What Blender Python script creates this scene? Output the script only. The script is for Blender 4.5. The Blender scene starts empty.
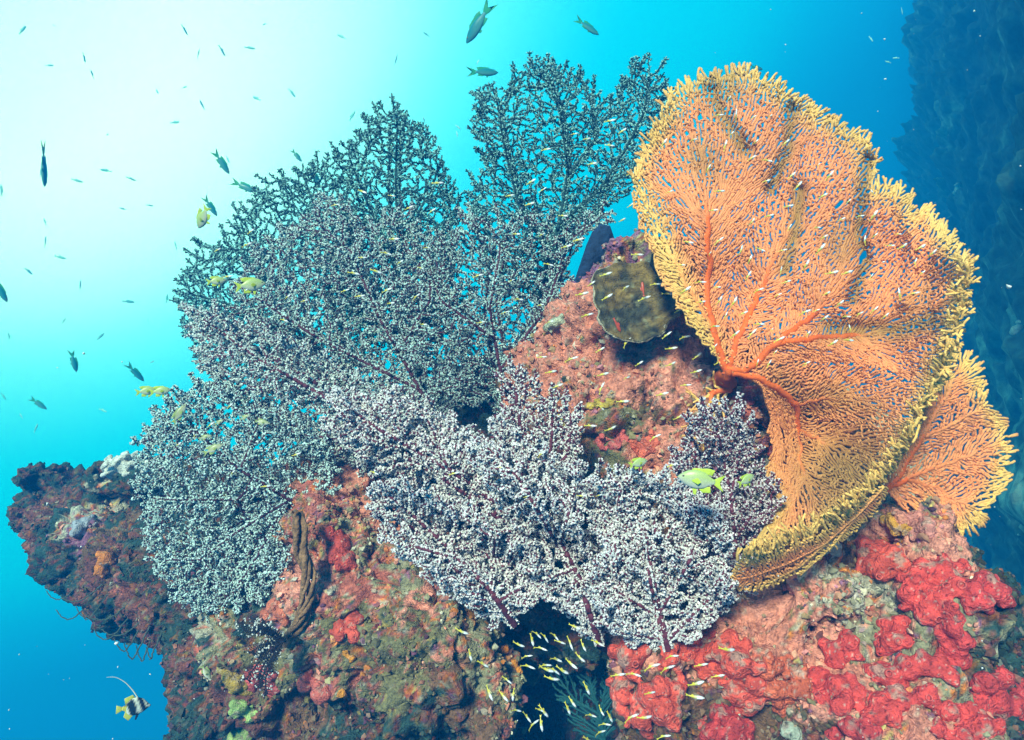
import bpy, bmesh, math, random
import numpy as np
from mathutils import Vector, Matrix, noise
from mathutils.bvhtree import BVHTree

scene = bpy.context.scene
COL = scene.collection
# ------------------------------------------------------------------ camera
cam_data = bpy.data.cameras.new("camera")
cam_data.lens = 24.0
cam_data.sensor_width = 36.0
cam_data.clip_start = 0.01
cam_data.clip_end = 500.0
cam = bpy.data.objects.new("camera", cam_data)
cam.location = (0, 0, 0)
cam.rotation_euler = (math.radians(90), 0, 0)
COL.objects.link(cam)
scene.camera = cam
F = 1024 * 24.0 / 36.0


def P(px, py, d):
    return Vector(((px - 512) / F * d, d, (370 - py) / F * d))


def Pn(px, py, d):
    px, py, d = np.asarray(px, float), np.asarray(py, float), np.asarray(d, float)
    return np.stack([(px - 512) / F * d, d + 0 * px, (370 - py) / F * d], -1)


# ------------------------------------------------------------------ light
world = bpy.data.worlds.new("World")
scene.world = world
world.use_nodes = True
wn, wl = world.node_tree.nodes, world.node_tree.links
wn.clear()
wout = wn.new("ShaderNodeOutputWorld")
wbg = wn.new("ShaderNodeBackground")
wl.new(wbg.outputs[0], wout.inputs[0])
tc = wn.new("ShaderNodeTexCoord")
dot = wn.new("ShaderNodeVectorMath"); dot.operation = 'DOT_PRODUCT'
GLOW = P(-60, 60, 1.0).normalized()
dot.inputs[1].default_value = GLOW
nrm = wn.new("ShaderNodeVectorMath"); nrm.operation = 'NORMALIZE'
wl.new(tc.outputs['Generated'], nrm.inputs[0])
wl.new(nrm.outputs[0], dot.inputs[0])
sep = wn.new("ShaderNodeSeparateXYZ")
wl.new(nrm.outputs[0], sep.inputs[0])
acos = wn.new("ShaderNodeMath"); acos.operation = 'ARCCOSINE'; acos.use_clamp = False
wl.new(dot.outputs['Value'], acos.inputs[0])
# angle from the sunlit surface, falling off faster below the horizon
mz = wn.new("ShaderNodeMath"); mz.operation = 'MULTIPLY_ADD'
wl.new(sep.outputs['Z'], mz.inputs[0]); mz.inputs[1].default_value = -0.55
wl.new(acos.outputs[0], mz.inputs[2])
dv = wn.new("ShaderNodeMath"); dv.operation = 'DIVIDE'; dv.inputs[1].default_value = 2.0
wl.new(mz.outputs[0], dv.inputs[0])
ramp = wn.new("ShaderNodeValToRGB")
wl.new(dv.outputs[0], ramp.inputs[0])
STOPS = [(0.0, (3.0, 2.4, 2.7)), (0.05, (2.45, 2.2, 2.7)), (0.10, (1.75, 1.9, 2.6)), (0.16, (0.5, 1.5, 2.5)), (0.23, (0.01, 0.98, 2.15)), (0.29, (0.0, 0.80, 1.8)), (0.35, (0.0, 0.66, 1.6)),
         (0.395, (0.0, 0.35, 1.18)), (0.45, (0.0, 0.11, 0.68)), (0.62, (0.0, 0.09, 0.32)), (1.0, (0.0, 0.13, 0.18))]
cr = ramp.color_ramp
cr.interpolation = 'B_SPLINE'
while len(cr.elements) < len(STOPS):
    cr.elements.new(0.5)
for e, (p, c) in zip(cr.elements, STOPS):
    e.position = p
    e.color = (*[v / 4.0 for v in c], 1)
wl.new(ramp.outputs[0], wbg.inputs['Color'])
wbg.inputs['Strength'].default_value = 4.0 * 0.93

strobe_data = bpy.data.lights.new("strobe_sun", 'SUN')  # added sun-type lamp standing in for the camera's unseen strobes
strobe_data.energy = 5.0
strobe_data.angle = math.radians(12)
strobe_data.color = (1.0, 0.94, 0.85)
strobe_sun = bpy.data.objects.new("strobe_sun", strobe_data)
STROBE_DIR = Vector((0.30, 0.80, -0.55)).normalized()       # direction the light travels
strobe_sun.rotation_euler = STROBE_DIR.to_track_quat('-Z', 'Y').to_euler()
COL.objects.link(strobe_sun)

scene.view_settings.view_transform = 'Standard'
scene.view_settings.look = 'None'
scene.view_settings.exposure = 0.58
scene.view_settings.gamma = 1.0
scene.cycles.use_denoising = True
scene.cycles.max_bounces = 5
scene.cycles.diffuse_bounces = 2
scene.cycles.glossy_bounces = 1
scene.cycles.transmission_bounces = 2
scene.cycles.volume_bounces = 0
scene.cycles.sample_clamp_indirect = 4

HAZE_DENSITY = 0.12
HAZE_COLOR = (0.004, 0.20, 0.72)
HAZE_BOX = ((-15.0, 13.0), (-1.5, 18.0), (-8.5, 9.6))

rng = np.random.default_rng(7)
random.seed(7)


# ------------------------------------------------------------------ helpers
def tag(o, label=None, cat=None, group=None, kind=None):
    if label: o['label'] = label
    if cat: o['category'] = cat
    if group: o['group'] = group
    if kind: o['kind'] = kind
    return o


def link(o, parent=None):
    COL.objects.link(o)
    if parent is not None:
        o.parent = parent
    return o


def np_mesh(name, V, faces, cols=None, mat=None, smooth=True):
    """faces: list of int arrays (n,k), each of one polygon size."""
    me = bpy.data.meshes.new(name)
    V = np.ascontiguousarray(V, dtype=np.float32)
    me.vertices.add(len(V))
    me.vertices.foreach_set("co", V.ravel())
    faces = [np.asarray(f, dtype=np.int32) for f in faces if len(f)]
    nl = sum(f.size for f in faces)
    npoly = sum(len(f) for f in faces)
    me.loops.add(nl)
    me.polygons.add(npoly)
    me.loops.foreach_set("vertex_index", np.concatenate([f.ravel() for f in faces]))
    tot = np.concatenate([np.full(len(f), f.shape[1], np.int32) for f in faces])
    start = np.concatenate([[0], np.cumsum(tot)[:-1]]).astype(np.int32)
    me.polygons.foreach_set("loop_start", start)
    me.polygons.foreach_set("use_smooth", np.full(npoly, smooth))
    me.update(calc_edges=True)
    if cols is not None:
        ca = me.color_attributes.new("Col", 'FLOAT_COLOR', 'POINT')
        c4 = np.ones((len(V), 4), np.float32)
        c4[:, :3] = cols
        ca.data.foreach_set("color", c4.ravel())
    if mat:
        for m in (mat if isinstance(mat, (list, tuple)) else [mat]):
            me.materials.append(m)
    return me


def np_obj(name, V, faces, cols=None, mat=None, parent=None, smooth=True):
    return link(bpy.data.objects.new(name, np_mesh(name, V, faces, cols, mat, smooth)), parent)


MATS = {}


def mat(name, color=None, attr=False, rough=0.65, spec=0.3, nscale=60, namp=0.25, bump=0.0, bscale=150, sheen=0.0, sss=0.0, trans=0.0):
    """A principled material whose base colour is a constant or the mesh's own pigment, broken up by noise."""
    if name in MATS: return MATS[name]
    m = bpy.data.materials.new(name)
    m.use_nodes = True
    n, l = m.node_tree.nodes, m.node_tree.links
    b = n['Principled BSDF']
    b.inputs['Roughness'].default_value = rough
    b.inputs['Specular IOR Level'].default_value = spec
    if sss:
        b.inputs['Subsurface Weight'].default_value = sss
        b.inputs['Subsurface Radius'].default_value = (0.01, 0.005, 0.004)
    if trans:
        b.inputs['Transmission Weight'].default_value = trans
    t = n.new("ShaderNodeTexCoord")
    nz = n.new("ShaderNodeTexNoise")
    nz.inputs['Scale'].default_value = nscale
    nz.inputs['Detail'].default_value = 5
    l.new(t.outputs['Object'], nz.inputs['Vector'])
    mr = n.new("ShaderNodeMapRange")
    mr.inputs['From Min'].default_value = 0.3
    mr.inputs['From Max'].default_value = 0.7
    mr.inputs['To Min'].default_value = 1 - namp
    mr.inputs['To Max'].default_value = 1 + namp
    l.new(nz.outputs['Fac'], mr.inputs['Value'])
    mx = n.new("ShaderNodeVectorMath"); mx.operation = 'SCALE'
    if attr:
        a = n.new("ShaderNodeAttribute"); a.attribute_name = "Col"
        l.new(a.outputs['Color'], mx.inputs[0])
    else:
        mx.inputs[0].default_value = color
    l.new(mr.outputs[0], mx.inputs['Scale'])
    l.new(mx.outputs[0], b.inputs['Base Color'])
    if bump:
        bn = n.new("ShaderNodeTexNoise")
        bn.inputs['Scale'].default_value = bscale
        bn.inputs['Detail'].default_value = 6
        l.new(t.outputs['Object'], bn.inputs['Vector'])
        bp = n.new("ShaderNodeBump")
        bp.inputs['Strength'].default_value = bump
        bp.inputs['Distance'].default_value = 0.01
        l.new(bn.outputs['Fac'], bp.inputs['Height'])
        l.new(bp.outputs[0], b.inputs['Normal'])
    MATS[name] = m
    return m


def nz3(V, f, seed=0.0):
    off = Vector((seed * 13.7, seed * 7.3, seed * 3.1))
    return np.array([noise.noise(Vector(v) * f + off) for v in V])


def vor3(V, f, seed=0.0):
    off = Vector((seed * 13.7, seed * 7.3, seed * 3.1))
    return np.array([noise.voronoi(Vector(v) * f + off)[0][0] for v in V])


def inpoly(pts, poly):
    x, y = pts[:, 0], pts[:, 1]
    r = np.zeros(len(pts), bool)
    n = len(poly)
    for i in range(n):
        x0, y0 = poly[i]; x1, y1 = poly[(i + 1) % n]
        c = (y0 > y) != (y1 > y)
        with np.errstate(divide='ignore', invalid='ignore'):
            r ^= c & (x < (x1 - x0) * (y - y0) / (y1 - y0 + 1e-12) + x0)
    return r


def polydist(pts, poly, closed=True):
    d = np.full(len(pts), 1e9)
    n = len(poly)
    for i in range(n if closed else n - 1):
        a = np.array(poly[i], float); b = np.array(poly[(i + 1) % n], float)
        ab = b - a
        t = np.clip(((pts - a) @ ab) / (ab @ ab + 1e-12), 0, 1)
        d = np.minimum(d, np.linalg.norm(pts - (a + t[:, None] * ab), axis=1))
    return d


def remesh_blobs(blobs, voxel, smooth_it=3):
    """blobs: (centre, (rx,ry,rz)) -> one watertight lumpy surface (V, quads)."""
    bm = bmesh.new()
    for c, r in blobs:
        if not hasattr(r, '__len__'): r = (r, r, r)
        bmesh.ops.create_icosphere(bm, subdivisions=3, radius=1.0, matrix=Matrix.Translation(c) @ Matrix.Diagonal((*r, 1)))
    me = bpy.data.meshes.new("tmp"); bm.to_mesh(me); bm.free()
    ob = bpy.data.objects.new("tmp", me); COL.objects.link(ob)
    md = ob.modifiers.new("r", 'REMESH'); md.mode = 'VOXEL'; md.voxel_size = voxel
    sm = ob.modifiers.new("s", 'SMOOTH'); sm.iterations = smooth_it; sm.factor = 0.5
    dg = bpy.context.evaluated_depsgraph_get()
    ev = ob.evaluated_get(dg); m2 = ev.to_mesh()
    V = np.empty(len(m2.vertices) * 3, np.float32); m2.vertices.foreach_get("co", V); V = V.reshape(-1, 3)
    N = np.empty(len(m2.vertices) * 3, np.float32); m2.vertices.foreach_get("normal", N); N = N.reshape(-1, 3)
    Q = np.empty(len(m2.loops), np.int32); m2.loops.foreach_get("vertex_index", Q); Q = Q.reshape(-1, 4)
    V, N, Q = V.astype(float).copy(), N.astype(float).copy(), Q.copy()
    ev.to_mesh_clear()
    bpy.data.objects.remove(ob); bpy.data.meshes.remove(me)
    return V, N, Q


# ------------------------------------------------------------------ the reef rock
# (px, py, depth of its face, radius in px across, radius in px up, radius in depth m)
ROCK = [
    (650, 450, 1.38, 150, 150, .34), (585, 420, 1.42, 90, 110, .30), (632, 290, 1.46, 52, 52, .16), (655, 300, 1.44, 45, 60, .16),
    (600, 330, 1.46, 55, 55, .18), (725, 400, 1.36, 60, 70, .15), (780, 470, 1.40, 95, 110, .22), (622, 248, 1.50, 28, 20, .06),
    (545, 380, 1.52, 50, 60, .2), (480, 470, 1.66, 120, 80, .3), (380, 490, 1.70, 110, 70, .3),
    (860, 690, 1.00, 160, 120, .34), (740, 620, 1.12, 95, 75, .26), (790, 580, 1.13, 60, 55, .2), (905, 590, 1.08, 80, 65, .24),
    (985, 720, .98, 90, 80, .3), (965, 590, 1.16, 35, 30, .16), (900, 530, 1.17, 45, 40, .16), (690, 700, 1.10, 50, 60, .22), (655, 692, 1.10, 40, 44, .14), (650, 655, 1.12, 40, 28, .14),
    (1010, 640, 1.12, 40, 50, .2), (800, 760, .98, 190, 70, .3),
    (430, 640, 1.32, 78, 105, .25), (360, 600, 1.40, 90, 105, .28), (335, 520, 1.48, 60, 65, .2), (290, 640, 1.48, 95, 95, .26),
    (236, 690, 1.56, 52, 80, .22), (222, 640, 1.60, 46, 50, .2), (200, 575, 1.72, 75, 75, .22), (150, 570, 1.92, 62, 68, .24),
    (112, 543, 2.06, 58, 56, .25), (84, 522, 2.20, 38, 46, .26), (62, 504, 2.30, 26, 32, .22), (43, 474, 2.34, 13, 12, .15),
    (112, 475, 2.16, 14, 16, .1), (150, 480, 2.10, 40, 24, .15), (220, 500, 1.95, 60, 50, .2), (275, 570, 1.62, 60, 70, .22),
    (205, 740, 1.62, 30, 40, .2), (400, 760, 1.28, 130, 80, .3), (300, 770, 1.42, 110, 70, .3), (490, 700, 1.36, 32, 70, .18),
    (570, 690, 1.92, 130, 130, .3), (560, 830, 1.5, 160, 80, .4), (510, 610, 1.6, 90, 60, .3), (600, 600, 1.42, 90, 60, .26),
    (650, 560, 1.36, 110, 90, .26), (500, 1000, 1.5, 420, 260, .8), (830, 950, 1.1, 330, 240, .8), (620, 520, 1.9, 330, 180, .6),
    (700, 700, 1.8, 500, 350, .9),
]
blobs = []
for px, py, d, rx, ry, rd in ROCK:
    dc = d + rd
    if (px, py) in ((700, 700), (500, 1000)):
        dc = d + rd + .1
    blobs.append((P(px, py, dc), (rx / F * dc * .985, rd, ry / F * dc * .985)))
RV, RN, RQ = remesh_blobs(blobs[:-1] + [(P(640, 760, 2.75), (1.0, .8, .95))], 0.0080)
n1 = nz3(RV, 7, 1); n2 = nz3(RV, 18, 2); v1 = vor3(RV, 16, 3); v2 = vor3(RV, 45, 4); n3 = nz3(RV, 55, 5)
disp = 0.030 * n1 + 0.020 * n2 - 0.030 * (v1 - .35) - 0.013 * (v2 - .35) + 0.007 * n3
disp += 0.006 * nz3(RV, 110, 6) + 0.014 * nz3(RV, 33, 8) - 0.016 * np.clip(.32 - vor3(RV, 26, 10), 0, 1) / .32 - 0.022 * np.clip(.16 - np.abs(nz3(RV, 11, 7)), 0, 1) / .16
disp += -0.05 * np.clip(nz3(RV, 5.5, 9) - .28, 0, 1)
RV = RV + RN * disp[:, None]

PINK = (.60, .225, .155); SALM = (.66, .27, .20); OLIV = (.17, .16, .075); MARO = (.17, .062, .05); DARK = (.026, .066, .060)  # DARK is teal algae plus the water haze tinted onto the ledge
RED = (.40, .12, .09); ORAN = (.62, .20, .03); PALE = (.42, .40, .32); TURF = (.26, .25, .15); PURP = (.24, .10, .19); BROW = (.16, .09, .05)
ANCH = [
    (600, 345, 1.45, PINK), (565, 365, 1.45, PINK), (690, 370, 1.38, SALM), (640, 400, 1.38, SALM), (720, 400, 1.36, RED), (690, 330, 1.4, PINK),
    (660, 380, 1.38, SALM), (620, 380, 1.4, PINK), (545, 390, 1.45, PINK), (600, 320, 1.46, PINK), (560, 400, 1.45, PINK), (575, 345, 1.46, SALM),
    (625, 250, 1.5, PURP), (650, 250, 1.48, TURF), (590, 300, 1.47, PINK), (560, 325, 1.5, PINK), (600, 455, 1.4, OLIV), (650, 440, 1.38, PINK),
    (620, 425, 1.38, OLIV), (690, 430, 1.36, SALM), (655, 415, 1.38, BROW), (730, 370, 1.36, MARO), (790, 420, 1.35, RED), (770, 400, 1.35, PINK),
    (810, 470, 1.36, PALE), (780, 520, 1.3, BROW), (740, 450, 1.36, PURP), (590, 375, 1.4, PURP), (535, 420, 1.45, PINK),
    (700, 590, 1.15, SALM), (760, 590, 1.13, SALM), (800, 570, 1.13, SALM), (750, 620, 1.12, PINK), (720, 620, 1.12, SALM), (830, 560, 1.12, PALE),
    (850, 540, 1.14, PALE), (690, 610, 1.15, SALM), (830, 610, 1.05, TURF), (860, 600, 1.04, SALM), (870, 630, 1.02, OLIV), (800, 650, 1.02, PINK),
    (760, 680, 1.02, RED), (840, 690, 1.0, SALM), (900, 690, 1.0, PINK), (930, 660, 1.0, SALM), (960, 640, 1.05, TURF), (880, 720, .98, SALM),
    (790, 720, 1.0, OLIV), (960, 720, .98, PINK), (1000, 690, 1.0, TURF), (880, 520, 1.17, ORAN), (920, 525, 1.17, SALM), (900, 550, 1.12, PALE),
    (985, 635, 1.15, DARK), (1005, 650, 1.12, DARK), (820, 735, .98, BROW), (700, 730, 1.1, BROW),
    (440, 580, 1.34, PINK), (410, 590, 1.34, SALM), (420, 660, 1.32, OLIV), (440, 640, 1.3, PINK), (400, 640, 1.33, OLIV), (470, 590, 1.35, TURF),
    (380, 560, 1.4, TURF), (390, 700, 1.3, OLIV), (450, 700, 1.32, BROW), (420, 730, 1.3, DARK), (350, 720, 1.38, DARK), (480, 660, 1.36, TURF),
    (490, 610, 1.36, ORAN), (460, 620, 1.33, TURF), (370, 640, 1.38, OLIV), (360, 690, 1.38, OLIV),
    (350, 530, 1.46, TURF), (330, 560, 1.42, PINK), (345, 590, 1.42, RED), (320, 530, 1.48, RED), (380, 480, 1.65, PINK), (360, 500, 1.6, PINK),
    (345, 630, 1.42, OLIV), (310, 620, 1.45, PALE), (310, 590, 1.46, SALM), (280, 690, 1.46, OLIV), (310, 660, 1.44, TURF), (320, 690, 1.42, RED),
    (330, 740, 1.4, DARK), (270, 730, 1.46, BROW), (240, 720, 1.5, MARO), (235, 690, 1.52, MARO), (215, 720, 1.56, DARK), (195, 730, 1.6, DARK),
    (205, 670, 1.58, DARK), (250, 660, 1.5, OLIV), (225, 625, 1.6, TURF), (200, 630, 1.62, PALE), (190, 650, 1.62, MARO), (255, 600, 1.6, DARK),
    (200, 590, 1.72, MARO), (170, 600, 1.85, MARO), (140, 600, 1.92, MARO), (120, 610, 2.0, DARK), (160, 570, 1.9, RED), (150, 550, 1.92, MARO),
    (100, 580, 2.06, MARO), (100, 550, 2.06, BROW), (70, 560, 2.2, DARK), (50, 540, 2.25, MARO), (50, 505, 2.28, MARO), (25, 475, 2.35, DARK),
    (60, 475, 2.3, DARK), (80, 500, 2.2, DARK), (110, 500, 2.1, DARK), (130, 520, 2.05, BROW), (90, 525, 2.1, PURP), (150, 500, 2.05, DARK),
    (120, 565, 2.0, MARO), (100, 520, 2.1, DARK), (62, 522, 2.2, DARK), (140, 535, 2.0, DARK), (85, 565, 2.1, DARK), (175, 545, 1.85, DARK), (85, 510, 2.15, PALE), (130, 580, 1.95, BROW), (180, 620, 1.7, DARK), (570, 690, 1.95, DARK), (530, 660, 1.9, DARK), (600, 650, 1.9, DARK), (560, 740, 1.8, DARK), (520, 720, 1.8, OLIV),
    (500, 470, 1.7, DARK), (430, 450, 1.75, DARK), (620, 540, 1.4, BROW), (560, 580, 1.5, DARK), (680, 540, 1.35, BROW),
]
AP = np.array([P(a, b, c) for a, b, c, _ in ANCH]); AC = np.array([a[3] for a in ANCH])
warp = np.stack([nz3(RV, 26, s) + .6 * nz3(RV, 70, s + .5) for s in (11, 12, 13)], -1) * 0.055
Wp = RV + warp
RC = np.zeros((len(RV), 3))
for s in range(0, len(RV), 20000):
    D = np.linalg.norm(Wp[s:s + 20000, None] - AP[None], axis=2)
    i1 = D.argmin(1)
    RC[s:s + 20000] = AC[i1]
# patches of other crusts everywhere: cell noise picks a second colour
PAL = np.array([PINK, OLIV, RED, PALE, ORAN, TURF, (.55, .12, .07), BROW, SALM, OLIV, PURP, DARK, (.50, .40, .12), MARO, RED, (.58, .17, .08), ORAN])
cell = nz3(RV, 30, 21) + .6 * nz3(RV, 75, 27)
pick = (np.abs(nz3(RV, 13, 22)) * 55).astype(int) % len(PAL)
m2_ = cell > .09
bright = np.clip(RC.mean(1) / .2, .35, 1.0)[:, None]
m2_ &= (RC[:, 0] - RC[:, 1] < .3) | (nz3(RV, 20, 25) > .1)
RC[m2_] = PAL[pick[m2_]] * bright[m2_]
spk = nz3(RV, 120, 23)
RC[spk > .5] = RC[spk > .5] * .4 + np.array(PALE) * .6 * bright[spk > .5]
RC *= (1 + .35 * nz3(RV, 90, 24))[:, None]

# rock material: pigment + fine mottling + bump
rockm = mat("reef_crust", attr=True, rough=.8, spec=.2, nscale=140, namp=.45, bump=.9, bscale=220)
rock = np_obj("reef_rock", RV, [RQ], RC, rockm)
tag(rock, kind='structure', label="lumpy reef outcrop crusted with pink and olive growth", cat="reef rock")
BVH = BVHTree.FromPolygons(RV.tolist(), RQ.tolist())


def hit(px, py):
    d = P(px, py, 1.0)
    loc, nor, idx, dist = BVH.ray_cast(Vector((0, 0, 0)), d.normalized(), 20)
    return (loc, nor) if loc is not None else (None, None)


# ------------------------------------------------------------------ far reef wall and sand slope
def far_wall():
    nu, nv = 360, 320
    u = np.linspace(0, 1, nu); v = np.linspace(0, 1, nv)
    U, Vv = np.meshgrid(u, v, indexing='ij')
    y = -.9 + 17.5 * U ** 1.55
    z = -7.0 + 16.0 * Vv
    x = 2.62 + .52 * (np.maximum(y, 2.5) - 3.0) + .55 * np.maximum(2.5 - y, 0) + .05 * np.abs(z) + .13 * np.clip(5 - z, 0, 9) * np.clip((y - 6) / 8, 0, 1)
    ledge = np.exp(-((z + .62 + .10 * (y - 3)) / .30) ** 2)      # a sandy shelf at the foot
    x = x - ledge * .22
    V = np.stack([x, y, z], -1).reshape(-1, 3)
    Vs = V * np.array((1, .42, 1)) + np.array((0, .25, .0)) * V[:, 2:3]       # growth runs in slanting ridges
    n = np.array([noise.hetero_terrain(Vector(q) * .55 + Vector((3, 5, 8)), .75, 2.1, 8, .35) for q in Vs])
    n = .22 * (n - n.mean()) + .35 * nz3(Vs, .6, 31) + .22 * (.4 - np.abs(nz3(Vs, 2.0, 32))) + .14 * nz3(Vs, 4.1, 33) + .08 * nz3(Vs, 9, 35) + .04 * nz3(Vs, 22, 39)
    led = ledge.ravel()
    n = n * (1 + .12 * np.clip(V[:, 1] - 7, 0, 20))
    V[:, 0] -= n * (1 - .3 * led)
    V[:, 2] += .30 * n * (1 - .6 * led)
    V[:, 1] -= .25 * n
    idx = np.arange(nu * nv).reshape(nu, nv)
    Q = np.stack([idx[:-1, :-1], idx[1:, :-1], idx[1:, 1:], idx[:-1, 1:]], -1).reshape(-1, 4)
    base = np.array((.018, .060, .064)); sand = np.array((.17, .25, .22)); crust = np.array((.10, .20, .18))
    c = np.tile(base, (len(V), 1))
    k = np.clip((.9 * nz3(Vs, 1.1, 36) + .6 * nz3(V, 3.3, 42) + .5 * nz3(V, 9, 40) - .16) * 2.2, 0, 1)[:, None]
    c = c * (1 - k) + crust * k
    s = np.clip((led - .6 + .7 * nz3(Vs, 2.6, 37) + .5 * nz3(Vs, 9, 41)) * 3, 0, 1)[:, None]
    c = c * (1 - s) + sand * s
    m = mat("wall_crust", attr=True, rough=.9, spec=.1, nscale=14, namp=.55, bump=1.0, bscale=30)
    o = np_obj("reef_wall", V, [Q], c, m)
    tag(o, kind='structure', label="dark blue reef wall falling away behind the orange fans", cat="reef wall")
    return V, Q


WV, WQ = far_wall()
WBVH = BVHTree.FromPolygons(WV.tolist(), WQ.tolist())


# ------------------------------------------------------------------ branching colonies
def colonize(poly, seeds, spacing, influence, step, sd, jitter=.25, holes=(), bias=None, maxit=400):
    r = np.random.default_rng(sd)
    poly = np.array(poly, float)
    lo, hi = poly.min(0), poly.max(0)
    gx, gy = np.meshgrid(np.arange(lo[0], hi[0], spacing * .54), np.arange(lo[1], hi[1], spacing * .54))
    A = np.stack([gx.ravel(), gy.ravel()], -1)
    A += r.uniform(-.5, .5, A.shape) * spacing * .54
    # ragged margin
    keep = inpoly(A + r.normal(0, spacing * .5, A.shape), poly)
    A = A[keep]
    for hx, hy, hr in holes:
        A = A[np.hypot(A[:, 0] - hx, A[:, 1] - hy) > hr]
    pos, par = [], []
    for k, s in enumerate(seeds):
        s = np.array(s, float)
        prev = -1
        if pos:
            dd = np.linalg.norm(np.array(pos) - s[0], axis=1)
            prev = int(dd.argmin())
        for i in range(len(s) - 1):
            n = max(1, int(np.linalg.norm(s[i + 1] - s[i]) / step))
            for j in range(n + (1 if i == len(s) - 2 else 0)):
                t = j / n
                q = s[i] * (1 - t) + s[i + 1] * t + (r.normal(0, step * .12, 2) if (i or j) else 0)
                pos.append(q); par.append(prev); prev = len(pos) - 1
    pos = [np.array(p) for p in pos]
    NP = np.array(pos); PA = list(par)
    D = np.full(len(A), 1e9); I = np.zeros(len(A), int)

    def upd(start):
        new = NP[start:]
        tile = np.lexsort((new[:, 1], np.floor(new[:, 0] / 25)))
        for s in range(0, len(new), 40):
            ids = tile[s:s + 40]; blk = new[ids]
            lo_, hi_ = blk.min(0) - influence, blk.max(0) + influence
            near = np.where((A[:, 0] > lo_[0]) & (A[:, 0] < hi_[0]) & (A[:, 1] > lo_[1]) & (A[:, 1] < hi_[1]))[0]
            if len(near) == 0: continue
            d2 = ((A[near][:, None, :] - blk[None]) ** 2).sum(2)
            j = d2.argmin(1); m = np.sqrt(d2[np.arange(len(near)), j])
            b = m < D[near]
            D[near[b]] = m[b]; I[near[b]] = start + ids[j[b]]

    upd(0)
    kill = spacing * .47
    made = {}
    stall = 0
    for it in range(maxit):
        al = D > kill
        A, D, I = A[al], D[al], I[al]
        if len(A) == 0: break
        use = D < influence
        if not use.any():
            break
        dirs = (A[use] - NP[I[use]]) / D[use][:, None]
        acc = np.zeros((len(NP), 2)); np.add.at(acc, I[use], dirs)
        act = np.unique(I[use])
        v = acc[act]
        v += r.normal(0, jitter, v.shape) * np.linalg.norm(v, axis=1, keepdims=True)
        if bias is not None:
            o = NP[act] - np.asarray(bias[0], float)
            o /= np.linalg.norm(o, axis=1, keepdims=True) + 1e-9
            v += bias[1] * o * np.linalg.norm(v, axis=1, keepdims=True)
        ln = np.linalg.norm(v, axis=1)
        ok = ln > 1e-6
        newp = NP[act[ok]] + v[ok] / ln[ok][:, None] * step
        pa = act[ok]
        # a node may only spawn a limited number of times
        fin = []
        for q, p in zip(newp, pa):
            c = made.get(int(p), 0)
            if c < 3:
                made[int(p)] = c + 1; fin.append((q, int(p)))
        if not fin: break
        s0 = len(NP)
        NP = np.vstack([NP, [f[0] for f in fin]])
        PA += [f[1] for f in fin]
        upd(s0)
    return NP, np.array(PA)


def pipe(parent, leaf, n, mx):
    N = len(parent)
    acc = np.zeros(N); nch = np.zeros(N, int)
    for i in range(N):
        if parent[i] >= 0: nch[parent[i]] += 1
    order = np.arange(N)[::-1]
    rr = np.zeros(N)
    for i in order:                 # children always come after parents
        a = acc[i] if nch[i] else leaf ** n
        rr[i] = a
        if parent[i] >= 0: acc[parent[i]] += a
    return np.minimum(rr ** (1 / n), mx), nch


def share(parent, leaf, add, pw=.55):
    cnt, nch = pipe(parent, 1.0, 1.0, 1e9)
    return leaf + add * (cnt / cnt.max()) ** pw, nch


def smooth_paths(NP, PA, it=2, fixed=0):
    """relax the growth steps into flowing branches"""
    N = len(NP)
    main = np.full(N, -1)
    ch = np.where(PA >= 0)[0]
    for i in ch[::-1]:
        main[PA[i]] = i
    ok = (PA >= 0) & (main >= 0)
    ok[:fixed] = False
    for _ in range(it):
        M = NP.copy()
        M[ok] = NP[ok] * .5 + NP[PA[ok]] * .25 + NP[main[ok]] * .25
        NP = M
    return NP


def tubes(P3, parent, rad, nch, sides=5, nhint=(0, -1, 0)):
    """Tapering tubes over a branching skeleton: each node has one ring, each side branch starts with a ring of its own."""
    N = len(P3)
    ch = np.where(parent >= 0)[0]
    main = np.full(N, -1)
    order = ch[np.argsort(rad[ch], kind='stable')]
    main[parent[order]] = order                  # the thickest child carries the ring on
    din = np.zeros((N, 3)); din[ch] = P3[ch] - P3[parent[ch]]
    din /= np.linalg.norm(din, axis=1, keepdims=True) + 1e-12
    t = din.copy()
    hm = main >= 0
    t[hm] += din[main[hm]]
    nh = np.array(nhint, float)
    ang = np.arange(sides) / sides * 2 * np.pi

    def ringset(C, T, R):
        T = T / (np.linalg.norm(T, axis=1, keepdims=True) + 1e-12)
        u = np.cross(T, nh); u /= np.linalg.norm(u, axis=1, keepdims=True) + 1e-9
        w = np.cross(u, T)
        off = u[:, None] * np.cos(ang)[None, :, None] + w[:, None] * np.sin(ang)[None, :, None]
        return C[:, None] + off * R[:, None, None]

    side = ch[main[parent[ch]] != ch]
    lf = np.where((nch == 0) & (parent >= 0))[0]
    R0 = ringset(P3, t, rad)
    R1 = ringset(P3[parent[side]], din[side], np.minimum(rad[parent[side]], rad[side] * 1.15))
    R2 = ringset(P3[lf] + din[lf] * rad[lf][:, None] * .9, din[lf], rad[lf] * .35)
    V = np.concatenate([R0, R1, R2]).reshape(-1, 3)
    start = np.full(N, -1)
    mc = ch[main[parent[ch]] == ch]
    start[mc] = parent[mc]
    start[side] = N + np.arange(len(side))
    A = np.concatenate([start[ch], lf]); B = np.concatenate([ch, N + len(side) + np.arange(len(lf))])
    i = np.arange(sides); j = (i + 1) % sides
    A = A[:, None] * sides; B = B[:, None] * sides
    Q = np.stack([A + i, A + j, B + j, B + i], -1).reshape(-1, 4)
    node = np.concatenate([np.arange(N), side, lf])
    return V, Q, np.repeat(node, sides)


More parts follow.
